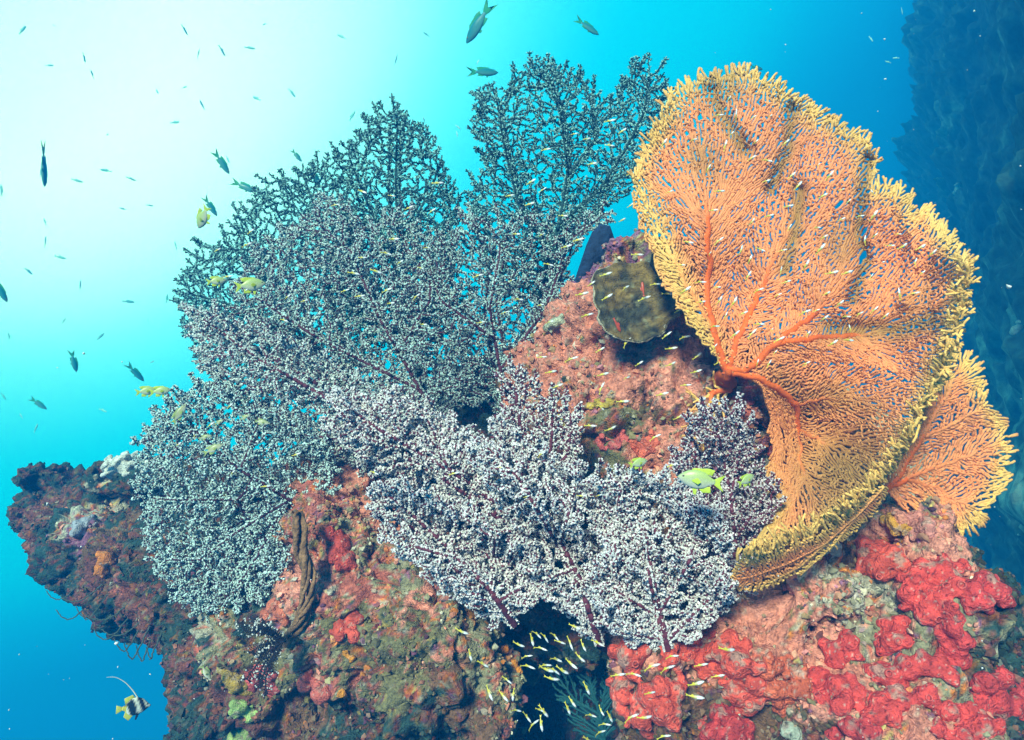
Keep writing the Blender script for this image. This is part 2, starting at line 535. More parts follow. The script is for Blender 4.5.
def pinnate(poly, seeds, sd, dmin=3.6, lat=(7, 6, 4.5), lens=(95, 34, 9), step=1.9, ang=(.6, .9), bend=.014, fill=9):
    """A feathered fan: stems throw side branches to either hand, these throw twigs, and none grows into another."""
    r = np.random.default_rng(sd)
    pos, par, od, bid = [], [], [], []
    occ = {}
    poly = np.array(poly, float)
    nb = [0]

    def add(q, p, o, b):
        pos.append(q); par.append(p); od.append(o); bid.append(b)
        occ.setdefault((int(q[0] // 4), int(q[1] // 4)), []).append(len(pos) - 1)
        return len(pos) - 1

    def blocked(q, b, pb):
        cx, cy = int(q[0] // 4), int(q[1] // 4)
        for ax in (cx - 1, cx, cx + 1):
            for ay in (cy - 1, cy, cy + 1):
                for k in occ.get((ax, ay), ()):
                    if bid[k] != b and bid[k] != pb:
                        e = pos[k]
                        if (e[0] - q[0]) ** 2 + (e[1] - q[1]) ** 2 < dmin * dmin: return True
        return False

    tips = []

    def spawn(node, d, o, b):
        for sg in ((-1, 1) if r.random() < .35 else (r.choice([-1, 1]),)):
            a = sg * r.uniform(*ang)
            v = (d[0] * math.cos(a) - d[1] * math.sin(a), d[0] * math.sin(a) + d[1] * math.cos(a))
            nb[0] += 1
            tips.append([node, v, o, nb[0], b, lens[o - 1] * r.uniform(.55, 1.1), r.uniform(.4, 1) * (lat[o] if o < len(lat) else 99), 0.0])

    for s_ in seeds:
        s_ = np.array(s_, float)
        prev = -1
        nb[0] += 1; b = nb[0]; pb = -1
        if pos:
            dd = np.linalg.norm(np.array(pos) - s_[0], axis=1); prev = int(dd.argmin()); pb = bid[prev]
        acc = 0
        for i in range(len(s_) - 1):
            dv = s_[i + 1] - s_[i]; L = np.linalg.norm(dv); n = max(1, int(L / step)); dv = dv / L
            for j in range(n):
                q = s_[i] + dv * L * j / n + r.normal(0, .35, 2)
                prev = add((q[0], q[1]), prev, 0, b)
                acc += step
                if acc > lat[0]:
                    acc = r.uniform(-1, 1.5)
                    spawn(prev, dv, 1, b)
        tips.append([prev, (dv[0], dv[1]), 0, b, pb, 40, lat[0], 99.0])
    base = np.array(seeds[0][0], float)
    for rnd in range(fill + 1):
        if rnd:
            # bare patches inside the outline draw in new side branches from the nearest stem
            C = r.uniform(poly.min(0), poly.max(0), (2500, 2))
            C = C[inpoly(C, poly)]
            A = np.array(pos)
            D = np.full(len(C), 1e9); I = np.zeros(len(C), int)
            for k in range(0, len(A), 200):
                d2 = ((C[:, None] - A[None, k:k + 200]) ** 2).sum(2)
                m = d2.argmin(1); v = d2[np.arange(len(C)), m]; b_ = v < D
                D[b_] = v[b_]; I[b_] = k + m[b_]
            D = np.sqrt(D)
            o_ = np.argsort(-D)
            taken = []
            for k in o_:
                if D[k] < dmin * 2.0 or len(taken) > 60: break
                if any(np.hypot(*(C[k] - t)) < dmin * 3.5 for t in taken): continue
                taken.append(C[k])
                nd = int(I[k]); p = np.array(pos[nd]); v = (C[k] - p) / D[k]
                ob = p - base; ob /= np.linalg.norm(ob) + 1e-9
                v = v + .8 * ob; v /= np.linalg.norm(v) + 1e-9
                nb[0] += 1
                tips.append([nd, (v[0], v[1]), min(od[nd] + 1, 2) if D[k] > dmin * 3 else 2, nb[0], bid[nd], max(D[k] * 1.6, 14), lat[1] * .6, 0.0])
        while tips:
            nxt = []
            r.shuffle(tips)
            cand = []
            for T in tips:
                node, v, o, b, pb, rem, nl, trav = T
                p = pos[node]
                ox, oy = p[0] - base[0], p[1] - base[1]; ol = math.hypot(ox, oy) + 1e-9
                vx = v[0] + r.normal(0, .045) + bend * ox / ol; vy = v[1] + r.normal(0, .045) + bend * oy / ol
                l = math.hypot(vx, vy); vx /= l; vy /= l
                q = (p[0] + vx * step, p[1] + vy * step)
                cand.append((T, q, (vx, vy)))
            ins = inpoly(np.array([c[1] for c in cand]) + r.normal(0, 3.0, (len(cand), 2)), poly)
            new_spawn = []
            for (T, q, v), ok in zip(cand, ins):
                node, _, o, b, pb, rem, nl, trav = T
                if not ok and o > 0 and trav > 5: continue
                if not ok and o == 0: continue
                if blocked(q, b, pb): continue
                k = add(q, node, o, b)
                nl -= step; rem -= step; trav += step
                if trav > 3 * dmin: pb = -1
                if nl <= 0 and o < 3:
                    new_spawn.append((k, v, o + 1, b)); nl = lat[o] * r.uniform(.7, 1.3)
                if rem > 0: nxt.append([k, v, o, b, pb, rem, nl, trav])
            tips = nxt
            for a in new_spawn: spawn(*a)
    return np.array(pos), np.array(par), np.array(od)


# polyp: a small stellate bead
_t = (1 + 5 ** .5) / 2
ICO_V = np.array([(-1, _t, 0), (1, _t, 0), (-1, -_t, 0), (1, -_t, 0), (0, -1, _t), (0, 1, _t), (0, -1, -_t), (0, 1, -_t), (_t, 0, -1), (_t, 0, 1), (-_t, 0, -1), (-_t, 0, 1)]) / 1.902
ICO_F = np.array([(0, 11, 5), (0, 5, 1), (0, 1, 7), (0, 7, 10), (0, 10, 11), (1, 5, 9), (5, 11, 4), (11, 10, 2), (10, 7, 6), (7, 1, 8), (3, 9, 4), (3, 4, 2), (3, 2, 6), (3, 6, 8), (3, 8, 9), (4, 9, 5), (2, 4, 11), (6, 2, 10), (8, 6, 7), (9, 8, 1)])


def beads(C, R, r, squash=1.0):
    n = len(C)
    q = r.normal(size=(n, 4)); q /= np.linalg.norm(q, axis=1, keepdims=True)
    w, x, y, z = q.T
    M = np.stack([np.stack([1 - 2 * (y * y + z * z), 2 * (x * y - z * w), 2 * (x * z + y * w)], -1),
                  np.stack([2 * (x * y + z * w), 1 - 2 * (x * x + z * z), 2 * (y * z - x * w)], -1),
                  np.stack([2 * (x * z - y * w), 2 * (y * z + x * w), 1 - 2 * (x * x + y * y)], -1)], 1)
    sp = r.uniform(.35, 1.6, (n, 12, 1))
    L = ICO_V[None] * sp * np.array([1, 1, squash])
    V = np.einsum('nij,nkj->nki', M, L) * R[:, None, None] + C[:, None]
    Fc = (ICO_F[None] + (np.arange(n) * 12)[:, None, None]).reshape(-1, 3)
    return V.reshape(-1, 3), Fc


# ------------------------------------------------------------------ orange sea fans
fanm = mat("sea_fan_orange", attr=True, rough=.6, spec=.25, nscale=120, namp=.15, bump=.3, bscale=500)
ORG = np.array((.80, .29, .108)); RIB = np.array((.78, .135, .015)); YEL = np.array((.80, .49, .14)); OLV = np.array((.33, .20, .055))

MAIN = [(634, 178), (645, 150), (662, 122), (674, 92), (700, 80), (722, 78), (745, 71), (772, 82), (795, 97), (822, 116), (845, 130), (862, 136), (874, 158), (876, 186),
        (890, 191), (904, 186), (909, 206), (913, 217), (926, 208), (939, 229), (955, 246), (966, 262), (966, 285), (958, 318), (950, 350), (938, 380), (922, 412), (905, 448), (884, 480),
        (850, 508), (815, 532), (780, 546), (745, 556), (772, 512), (764, 470), (772, 440), (762, 412), (742, 388), (718, 362), (700, 338), (680, 308), (660, 275), (646, 238), (634, 205)]
RIM = [(966, 262), (966, 285), (958, 318), (950, 350), (938, 380), (922, 412), (905, 448), (884, 480), (850, 508), (815, 532), (780, 546), (740, 558)]
CREASE = [([(712, 92), (722, 115), (745, 150)], 9, .030), ([(792, 110), (788, 150), (770, 190)], 7, .02), ([(868, 160), (862, 200), (858, 235), (866, 262), (852, 300)], 7, .035),
          ([(800, 190), (795, 235), (785, 270)], 8, .02), ([(905, 200), (915, 250), (905, 300)], 10, -.03), ([(700, 150), (690, 200), (700, 260)], 14, -.02),
          ([(830, 330), (900, 330), (930, 320)], 12, .02), ([(760, 330), (830, 345), (880, 370)], 14, -.025)]


def main_depth(q):
    x, y = q[:, 0], q[:, 1]
    d = 1.27 + .00035 * np.clip(365 - y, 0, 400) + .00006 * (x - 725)
    s = polydist(q, RIM, False)
    d = d - .20 * np.clip(1 - s / 75, 0, 1) ** 1.7
    d = d + .07 * np.exp(-(((x - 810) / 60) ** 2 + ((y - 440) / 55) ** 2))
    d = d + .012 * np.sin(x * .045 + y * .02) + .010 * np.sin(y * .06 - x * .03)
    for ln, wd, am in CREASE:
        c = polydist(q, ln, False)
        d = d + am * np.exp(-(c / wd) ** 2)
    return d


def fan_colors(NP, rad, edge, rr, tipw=20, olive=None):
    n = np.array([noise.noise(Vector((p[0] * .03, p[1] * .03, 3.3))) for p in NP])
    k = np.clip(1.15 - (edge + 7 * n) / tipw, 0, 1)[:, None] ** 1.2
    c = ORG * (1 - k) + YEL * k
    t = np.clip((rad - 1.75) / 1.1, 0, 1)[:, None]
    c = c * (1 - t) + RIB * t
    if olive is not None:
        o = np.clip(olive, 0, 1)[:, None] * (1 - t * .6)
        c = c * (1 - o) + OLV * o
    return c * (1 + .12 * n + rr.normal(0, .05, len(NP)))[:, None]


def finish_fan(NP, PA, rad, nch, poly, rr, open_edge=None):
    """relax, let the branchlets wander, and join some inner tips to the next branch"""
    NP = smooth_paths(NP, PA, 2)
    w = np.array([(noise.noise(Vector((p[0] * .085, p[1] * .085, 1.7))), noise.noise(Vector((p[0] * .085, p[1] * .085, 8.3)))) for p in NP])
    w2 = np.array([(noise.noise(Vector((p[0] * .2, p[1] * .2, 4.7))), noise.noise(Vector((p[0] * .2, p[1] * .2, 6.3)))) for p in NP])
    NP = NP + w * 3.2 + w2 * 1.1
    lf = np.where((nch == 0) & (PA >= 0))[0]
    ed = polydist(NP[lf], open_edge if open_edge else poly, not open_edge)
    # free fingers stand out along the growing margin
    fp, fpar, frad = [], [], []
    for i in lf[(ed < 7) & (rr.random(len(lf)) < .62)]:
        k = PA[i]
        for _ in range(3):
            k = PA[k] if PA[k] >= 0 else k
        dv = NP[i] - NP[k]; dv /= np.linalg.norm(dv) + 1e-9
        L = rr.uniform(3, 11); last = i
        for j in range(1, 4):
            dv = dv + rr.normal(0, .12, 2); dv /= np.linalg.norm(dv)
            b = NP[i] if j == 1 else fp[-1]
            fp.append(b + dv * L / 3); fpar.append(last); frad.append(rad[i] * 1.15); last = len(NP) + len(fp) - 1
    lf = lf[ed > 14]
    N0 = len(NP)
    if fp:
        NP = np.vstack([NP, fp]); PA = np.concatenate([PA, fpar]); rad = np.concatenate([rad, frad])
        nch = np.concatenate([nch, np.zeros(len(fp), int)])
        for q in fpar: nch[q] += 1
    np_, pa_, ra_ = [], [], []
    for i in lf:
        a = NP[i]
        d = np.hypot(*(NP - a).T)
        k = i
        for _ in range(8):
            d[k] = 1e9; k = PA[k]
            if k < 0: break
        dv = a - NP[PA[i]]
        j = np.where((d < 7.5) & (d > .5))[0]
        if len(j) == 0: continue
        fw = ((NP[j] - a) @ dv) > 0
        j = j[fw]
        if len(j) == 0: continue
        j = j[d[j].argmin()]
        np_.append(NP[j]); pa_.append(i); ra_.append(1.0 * rad[i])
    if np_:
        NP = np.vstack([NP, np_]); PA = np.concatenate([PA, pa_]); rad = np.concatenate([rad, ra_])
        nch = np.concatenate([nch, np.zeros(len(np_), int)]); nch[pa_] += 1
    return NP, PA, rad, nch


def build_main_fan():
    rr = np.random.default_rng(3)
    ribs = [
        [(727, 372), (718, 345), (707, 310), (708, 265), (707, 215)],
        [(713, 330), (690, 290), (672, 258)],
        [(727, 372), (736, 345), (752, 310), (766, 280)],
        [(745, 372), (775, 345), (830, 337), (860, 336)],
        [(775, 345), (820, 310)],
        [(727, 372), (755, 377), (780, 390), (796, 402), (830, 398)],
        [(796, 402), (798, 440), (803, 480)],
        [(798, 430), (830, 445)],
    ]
    NP, PA = colonize(MAIN, ribs, 2.55, 7, 1.6, 11, jitter=.35, bias=((728, 390), 1.15), holes=[(700, 120, 3), (806, 232, 4), (760, 300, 3), (838, 205, 4), (862, 258, 5)])
    rad, nch = share(PA, .98, 5.0, .42)
    NP, PA, rad, nch = finish_fan(NP, PA, rad, nch, MAIN, rr, MAIN[:26])
    edge = polydist(NP, MAIN[:34])
    cre = np.zeros(len(NP))
    for ln, wd, am in CREASE:
        if am > 0.019: cre = np.maximum(cre, 1.1 * np.exp(-(polydist(NP, ln, False) / wd) ** 2))  # olive-brown folds: silt and algae, plus shade painted in
    low = .9 * np.exp(-(((NP[:, 0] - 842) / 62) ** 2 + ((NP[:, 1] - 468) / 52) ** 2))  # shade in the lower bowl, painted into the colour as olive
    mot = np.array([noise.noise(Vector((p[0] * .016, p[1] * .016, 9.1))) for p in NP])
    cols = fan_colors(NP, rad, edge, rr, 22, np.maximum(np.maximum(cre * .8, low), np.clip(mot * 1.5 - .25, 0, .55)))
    d = main_depth(NP)
    # branchlets stand a little off the sheet
    d += rr.normal(0, .0022, len(d)) * (rad < 1.35)
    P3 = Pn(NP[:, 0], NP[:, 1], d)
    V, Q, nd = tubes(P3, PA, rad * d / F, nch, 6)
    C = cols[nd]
    parts = [(V, Q, C)]
    # fringe of yellow branch tips along the in-curled rim, and the outer face of the lip under it
    r2 = np.array(RIM, float)
    seg = np.linalg.norm(np.diff(r2, axis=0), axis=1); cum = np.concatenate([[0], np.cumsum(seg)])
    pos, par, dep, col = [], [], [], []
    for s in np.arange(0, cum[-1], 1.55):
        i = min(np.searchsorted(cum, s, 'right') - 1, len(seg) - 1)
        t = (s - cum[i]) / seg[i]
        p = r2[i] * (1 - t) + r2[i + 1] * t
        tan = (r2[i + 1] - r2[i]) / seg[i]
        out = np.array([-tan[1], tan[0]])            # towards the inside of the bowl
        if out[0] > 0: out = -out
        lowk = np.clip((p[1] - 380) / 100, 0, 1)
        side = rr.uniform(-1, 1)
        dirv = out * (lowk * 1.0 + (1 - lowk) * side) + tan * rr.normal(-.25, .35)
        dirv /= np.linalg.norm(dirv)
        L = rr.uniform(5, 13) * (1 if rr.random() < .9 else 1.7)
        d0 = main_depth(p[None])[0] - rr.uniform(.0, .035)
        p = p + rr.normal(0, 2.2, 2)
        k0 = len(pos)
        nn = 4
        for j in range(nn + 1):
            pos.append(p + dirv * L * j / nn + rr.normal(0, .5, 2)); par.append(k0 + j - 1 if j else -1); dep.append(d0 - .012 * j / nn)
            col.append(YEL * rr.uniform(.8, 1.15))
        if rr.random() < .6:
            dv2 = dirv + tan * rr.choice([-1, 1]) * .7; dv2 /= np.linalg.norm(dv2)
            b = k0 + 2
            for j in range(1, 4):
                pos.append(pos[b] + dv2 * L * .2 * j); par.append(b if j == 1 else len(pos) - 2); dep.append(d0 - .01); col.append(YEL * rr.uniform(.8, 1.15))
    pos, par, dep = np.array(pos), np.array(par), np.array(dep)
    rad, nch = pipe(par, 1.25, 3.3, 1.7)
    V, Q, nd = tubes(Pn(pos[:, 0], pos[:, 1], dep), par, rad * dep / F, nch, 6)
    parts.append((V, Q, np.array(col)[nd]))
    LIP = [(728, 580), (738, 560), (780, 549), (815, 535), (850, 511), (880, 486), (890, 486), (876, 512), (850, 535), (818, 560), (785, 580), (757, 592), (735, 592)]
    seeds = [[(884, 486), (860, 512), (825, 543), (790, 562), (752, 576)], [(840, 530), (800, 566), (770, 582)], [(860, 512), (830, 548), (800, 575)]]
    NP, PA = colonize(LIP, seeds, 2.9, 9, 1.7, 12, jitter=.3)
    rad, nch = share(PA, 1.1, .8)
    e2 = polydist(NP, RIM, False)
    d = main_depth(np.array([[850, 508]]))[0] + .0 + .0022 * e2 + .0001 * (850 - NP[:, 0]) - .015
    cols = fan_colors(NP, rad * .8, polydist(NP, LIP), rr, 9)
    V, Q, nd = tubes(Pn(NP[:, 0], NP[:, 1], d), PA, rad * d / F, nch, 6)
    parts.append((V, Q, cols[nd]))
    n = 0; VV, QQ, CC = [], [], []
    for V, Q, C in parts:
        VV.append(V); QQ.append(Q + n); CC.append(C); n += len(V)
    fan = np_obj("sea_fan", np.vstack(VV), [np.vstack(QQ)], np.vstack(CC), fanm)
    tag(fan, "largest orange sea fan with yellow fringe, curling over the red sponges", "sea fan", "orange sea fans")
    # holdfast
    bl = []
    for j in range(9):
        t_ = j / 8
        p = P(727 + rr.uniform(-5, 5) - 3 * t_, 374 + 8 * t_ + rr.uniform(-3, 3), 1.275 + .085 * t_)
        bl.append((p, .0085 + .009 * t_))
    hv, hn, hq = remesh_blobs(bl, .005)
    np_obj("holdfast", hv, [hq], np.tile(RIB * .7, (len(hv), 1)), fanm, fan)
    return fan


def simple_fan(poly, seeds, sp, depth, sd, label, tipw=18, leaf=1.25, open_edge=None):
    rr = np.random.default_rng(sd)
    NP, PA = colonize(poly, seeds, sp, 8, 1.7, sd, jitter=.35, bias=(seeds[0][0], 1.15))
    rad, nch = share(PA, leaf * .84, 2.8)
    NP, PA, rad, nch = finish_fan(NP, PA, rad, nch, poly, rr)
    edge = polydist(NP, open_edge if open_edge else poly, False)
    cols = fan_colors(NP, rad, edge, rr, tipw)
    d = depth(NP) + rr.normal(0, .002, len(NP)) * (rad < 1.25)
    V, Q, nd = tubes(Pn(NP[:, 0], NP[:, 1], d), PA, rad * d / F, nch, 6)
    o = np_obj("sea_fan", V, [Q], cols[nd], fanm)
    return tag(o, label, "sea fan", "orange sea fans")


build_main_fan()
SMALL = [(884, 492), (893, 468), (908, 440), (925, 408), (938, 378), (952, 354), (966, 360), (978, 378), (986, 402), (1000, 425), (1008, 452), (1002, 480), (988, 503),
         (970, 528), (948, 534), (928, 516), (905, 502)]
simple_fan(SMALL, [[(880, 492), (905, 480), (940, 465), (970, 455)], [(890, 487), (920, 440), (945, 400), (955, 375)], [(905, 480), (940, 490), (965, 505)], [(925, 436), (960, 420), (980, 410)]],
           2.9, lambda q: 1.24 + .0005 * (q[:, 0] - 890) + .012 * np.sin(q[:, 1] * .05 + q[:, 0] * .03), 21,
           "smaller round orange sea fan, low behind the large fan's rim", open_edge=SMALL[4:16])
SPRIG = [(692, 398), (706, 384), (722, 378), (736, 384), (730, 396), (714, 412), (712, 436), (704, 452), (694, 436)]
simple_fan(SPRIG, [[(732, 388), (715, 393), (698, 400)], [(714, 396), (706, 420), (702, 446)]], 6.5, lambda q: 1.33 - .0003 * (q[:, 0] - 690) + .02 * np.sin(q[:, 1] * .1), 22,
           "tiny ragged yellow-brown sea fan sprig at the large fan's foot", tipw=22, leaf=.85)

# ------------------------------------------------------------------ white-polyped gorgonian bushes
branchm = mat("gorgonian_stem", attr=True, rough=.7, spec=.2, nscale=200, namp=.3)
polypm = mat("gorgonian_polyp", attr=True, rough=.7, spec=.25, nscale=90, namp=.25)
STEM = np.array((.115, .026, .045)); STEMD = np.array((.010, .050, .060)); POL = np.array((.68, .68, .70))  # STEMD: dim, red-stripped light put into the rear stems' colour


def spikes(NP, PA, OD, poly, base, rr, spacing):
    """straight growing shoots with paired stubs standing out along the margin"""
    nch = np.zeros(len(PA), int)
    for p in PA:
        if p >= 0: nch[p] += 1
    lf = np.where((nch == 0) & (PA >= 0))[0]
    lf = lf[polydist(NP[lf], poly) < 11]
    P_, A_, O_ = [], [], []
    n0 = len(NP)
    for i in lf[rr.random(len(lf)) < .5]:
        k = i
        for _ in range(4): k = PA[k] if PA[k] >= 0 else k
        dv = NP[i] - NP[k]; dv /= np.linalg.norm(dv) + 1e-9
        ob = NP[i] - np.array(base); ob /= np.linalg.norm(ob) + 1e-9
        dv = dv * .5 + ob * .8; dv /= np.linalg.norm(dv)
        L = rr.uniform(4, 15); n = max(2, int(L / 2.2)); last = i; q = NP[i]
        for j in range(n):
            q = q + dv * L / n + rr.normal(0, .12, 2)
            P_.append(q); A_.append(last); O_.append(2); last = n0 + len(P_) - 1
            if j % 2 == 0 and j < n - 1:
                for sg in (-1, 1):
                    if rr.random() < .75:
                        a = sg * rr.uniform(.7, 1.0)
                        v = np.array([dv[0] * math.cos(a) - dv[1] * math.sin(a), dv[0] * math.sin(a) + dv[1] * math.cos(a)])
                        l2 = rr.uniform(2.2, 5.0) * (1 - .5 * j / n)
                        P_.append(q + v * l2 * .5); A_.append(last); O_.append(3)
                        P_.append(q + v * l2); A_.append(n0 + len(P_) - 2); O_.append(3)
    if P_:
        NP = np.vstack([NP, P_]); PA = np.concatenate([PA, A_]); OD = np.concatenate([OD, O_])
    return NP, PA, OD


def bush(poly, seeds, d0, gx, gy, sd, label, spacing=8.0, layers=2, amp=.04, lay=.05, polyps=1.0, psize=2.1, leaf=1.0, stem=STEM, pcol=POL, stemw=2.6, ridge=0.0, side=0, name="gorgonian"):
    rr = np.random.default_rng(sd)
    bx, by = seeds[0][0]
    VV, QQ, CC, n = [], [], [], 0
    BV, BR, BCc = [], [], []
    for L in range(layers):
        sh = rr.normal(0, 5, 2) if L else np.zeros(2)
        sds = [[(a + (sh[0] if k else 0), b + (sh[1] if k else 0)) for k, (a, b) in enumerate(s)] for s in seeds]
        NP, PA, OD = pinnate(poly, sds, sd * 10 + L, spacing * .52, (spacing * 1.05, spacing * .9, spacing * .7), (95, 36, spacing * 1.2))
        NP = smooth_paths(NP, PA, 1)
        NP, PA, OD = spikes(NP, PA, OD, poly, (bx, by), rr, spacing)
        rad, nch = share(PA, leaf, stemw)
        nf = np.array([noise.noise(Vector((p[0] * .012 + sd, p[1] * .012, L * 5.1))) + .5 * noise.noise(Vector((p[0] * .035 + sd, p[1] * .035, 7 + L * 5.1))) for p in NP])
        far = np.clip(np.hypot(NP[:, 0] - bx, NP[:, 1] - by) / 60, 0, 1)
        if ridge:
            # crests and troughs running down the colony
            ua = NP @ np.array((.80, .60)) * .007; va = NP @ np.array((-.60, .80)) * .030
            nr = np.array([noise.noise(Vector((a + sd, b, L * .35))) for a, b in zip(ua, va)])
            nf = nf * .5 + nr * ridge
        d = d0 + gx * (NP[:, 0] - bx) + gy * (NP[:, 1] - by) + (nf * amp * 2 + (L - (layers - 1) / 2) * lay) * far
        d += rr.normal(0, .006, len(d)) * far
        P3 = Pn(NP[:, 0], NP[:, 1], d)
        V, Q, nd = tubes(P3, PA, rad * d / F, nch, 5)
        VV.append(V); QQ.append(Q + n); n += len(V)
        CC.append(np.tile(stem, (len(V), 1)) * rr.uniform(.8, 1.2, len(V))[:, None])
        if polyps:
            seg = np.where(PA >= 0)[0]
            cnt = rr.poisson(polyps * np.where(OD[seg] == 0, 1.2, 1.0) * 1.55, len(seg))
            ii = np.repeat(seg, cnt)
            t = rr.uniform(0, 1, len(ii))[:, None]
            c = P3[ii] * t + P3[PA[ii]] * (1 - t)
            tg = P3[ii] - P3[PA[ii]]; tg /= np.linalg.norm(tg, axis=1, keepdims=True) + 1e-9
            sd_ = np.cross(tg, (0, -1, 0)); sd_ /= np.linalg.norm(sd_, axis=1, keepdims=True) + 1e-9
            fw = np.cross(sd_, tg)
            # polyps sit along the flanks of the stems and leave their faces bare
            lim = np.where(OD[ii] == 0, .5, 1.45)
            ph = rr.uniform(-1, 1, len(ii)) * lim + np.pi * (rr.random(len(ii)) < .5)
            off = sd_ * np.cos(ph)[:, None] + fw * np.sin(ph)[:, None]
            sc = (d[ii] / F)[:, None]
            c = c + off * sc * (rad[ii][:, None] + psize * rr.uniform(.3, 1.0, (len(ii), 1)))
            BV.append(c); BR.append(sc[:, 0] * psize * rr.uniform(.55, 1.1, len(ii)))
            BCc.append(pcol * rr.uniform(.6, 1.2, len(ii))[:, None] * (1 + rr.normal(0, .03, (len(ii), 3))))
    # foot on the rock
    b3 = Pn([bx], [by], [d0])[0]
    loc, nor = hit(bx, by)
    if loc is None or loc.y < d0: loc, nor, idx, dist = BVH.find_nearest(Vector(b3))
    q = np.array(loc) - np.array(nor) * .012
    mid = (b3 + q) / 2 + np.array((.01, 0, -.01))
    pp = np.array([q, mid, b3]); ft, fq, fn = tubes(pp, np.array([-1, 0, 1]), np.array([.012, .009, .008]), np.array([1, 1, 1]), 8, (.3, -.4, .2))
    VV.append(ft); QQ.append(fq + n); CC.append(np.tile(stem, (len(ft), 1)))
    o = np_obj(name, np.vstack(VV), [np.vstack(QQ)], np.vstack(CC), branchm)
    tag(o, label, "soft coral", "polyp covered gorgonian bushes")
    if BV:
        C, R = np.vstack(BV), np.concatenate(BR)
        V, T = beads(C, R, rr)
        po = np_obj("polyps", V, [T], np.repeat(np.vstack(BCc), 12, 0), polypm, o, smooth=False)
        po['kind'] = 'stuff'
    return o


# back row, dark against the water, its red loss painted into the colours
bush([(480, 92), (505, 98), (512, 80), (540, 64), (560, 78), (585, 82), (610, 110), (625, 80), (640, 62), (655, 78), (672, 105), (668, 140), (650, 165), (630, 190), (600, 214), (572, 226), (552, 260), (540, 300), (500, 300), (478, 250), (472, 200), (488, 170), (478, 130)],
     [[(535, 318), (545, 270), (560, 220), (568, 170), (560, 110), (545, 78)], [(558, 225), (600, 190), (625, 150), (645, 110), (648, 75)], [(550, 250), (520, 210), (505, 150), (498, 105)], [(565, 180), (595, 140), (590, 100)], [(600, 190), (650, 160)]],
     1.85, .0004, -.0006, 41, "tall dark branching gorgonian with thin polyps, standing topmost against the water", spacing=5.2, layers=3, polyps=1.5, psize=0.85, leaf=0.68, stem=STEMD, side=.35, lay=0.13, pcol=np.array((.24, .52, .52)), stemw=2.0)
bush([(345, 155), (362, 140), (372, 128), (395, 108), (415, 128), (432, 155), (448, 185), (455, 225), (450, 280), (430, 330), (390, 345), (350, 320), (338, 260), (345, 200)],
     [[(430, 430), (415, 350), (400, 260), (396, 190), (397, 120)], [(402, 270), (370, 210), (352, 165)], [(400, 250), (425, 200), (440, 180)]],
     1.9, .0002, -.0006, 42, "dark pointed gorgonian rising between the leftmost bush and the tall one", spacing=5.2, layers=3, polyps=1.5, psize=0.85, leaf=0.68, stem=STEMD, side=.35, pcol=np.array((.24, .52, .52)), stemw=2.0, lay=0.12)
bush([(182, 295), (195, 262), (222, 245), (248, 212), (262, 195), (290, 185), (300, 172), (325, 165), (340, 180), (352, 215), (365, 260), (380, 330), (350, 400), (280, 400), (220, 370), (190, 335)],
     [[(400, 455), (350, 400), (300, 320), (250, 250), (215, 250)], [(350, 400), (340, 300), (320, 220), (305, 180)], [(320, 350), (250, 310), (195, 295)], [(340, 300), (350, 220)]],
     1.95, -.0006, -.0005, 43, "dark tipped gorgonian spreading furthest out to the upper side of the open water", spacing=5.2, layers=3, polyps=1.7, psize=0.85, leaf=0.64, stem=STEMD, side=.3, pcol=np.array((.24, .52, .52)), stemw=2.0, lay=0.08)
bush([(440, 250), (470, 215), (500, 225), (540, 215), (565, 230), (580, 215), (592, 210), (596, 218), (574, 232), (562, 262), (558, 300), (545, 340), (500, 385), (440, 400), (400, 350), (405, 290)],
     [[(505, 420), (500, 370), (490, 310), (500, 250)], [(500, 370), (545, 310), (570, 240), (600, 218)], [(495, 340), (440, 300), (430, 270)]],
     1.68, .0002, -.0006, 44, "net-like middle gorgonian beside the gap of blue water and the brown plate coral", spacing=5.2, layers=3, polyps=2.3, psize=0.9, leaf=0.64, stem=STEM * .6, side=.25, lay=0.09, pcol=np.array((.42, .60, .60)), stemw=2.0)
bush([(330, 200), (360, 230), (400, 215), (445, 250), (470, 330), (470, 410), (420, 430), (340, 400), (270, 345), (235, 300), (260, 250), (300, 225)],
     [[(450, 450), (420, 390), (380, 320), (350, 250)], [(420, 390), (320, 340), (260, 300)], [(400, 350), (430, 300), (430, 250)]],
     1.72, -.0003, -.0005, 51, "broad hazy grey gorgonian in the heart of the thicket", spacing=5.2, layers=3, polyps=2.4, psize=0.95, leaf=0.64, stem=STEM * .6, side=.25, lay=0.09, pcol=np.array((.46, .62, .62)), stemw=2.0, ridge=0.6, amp=0.05)
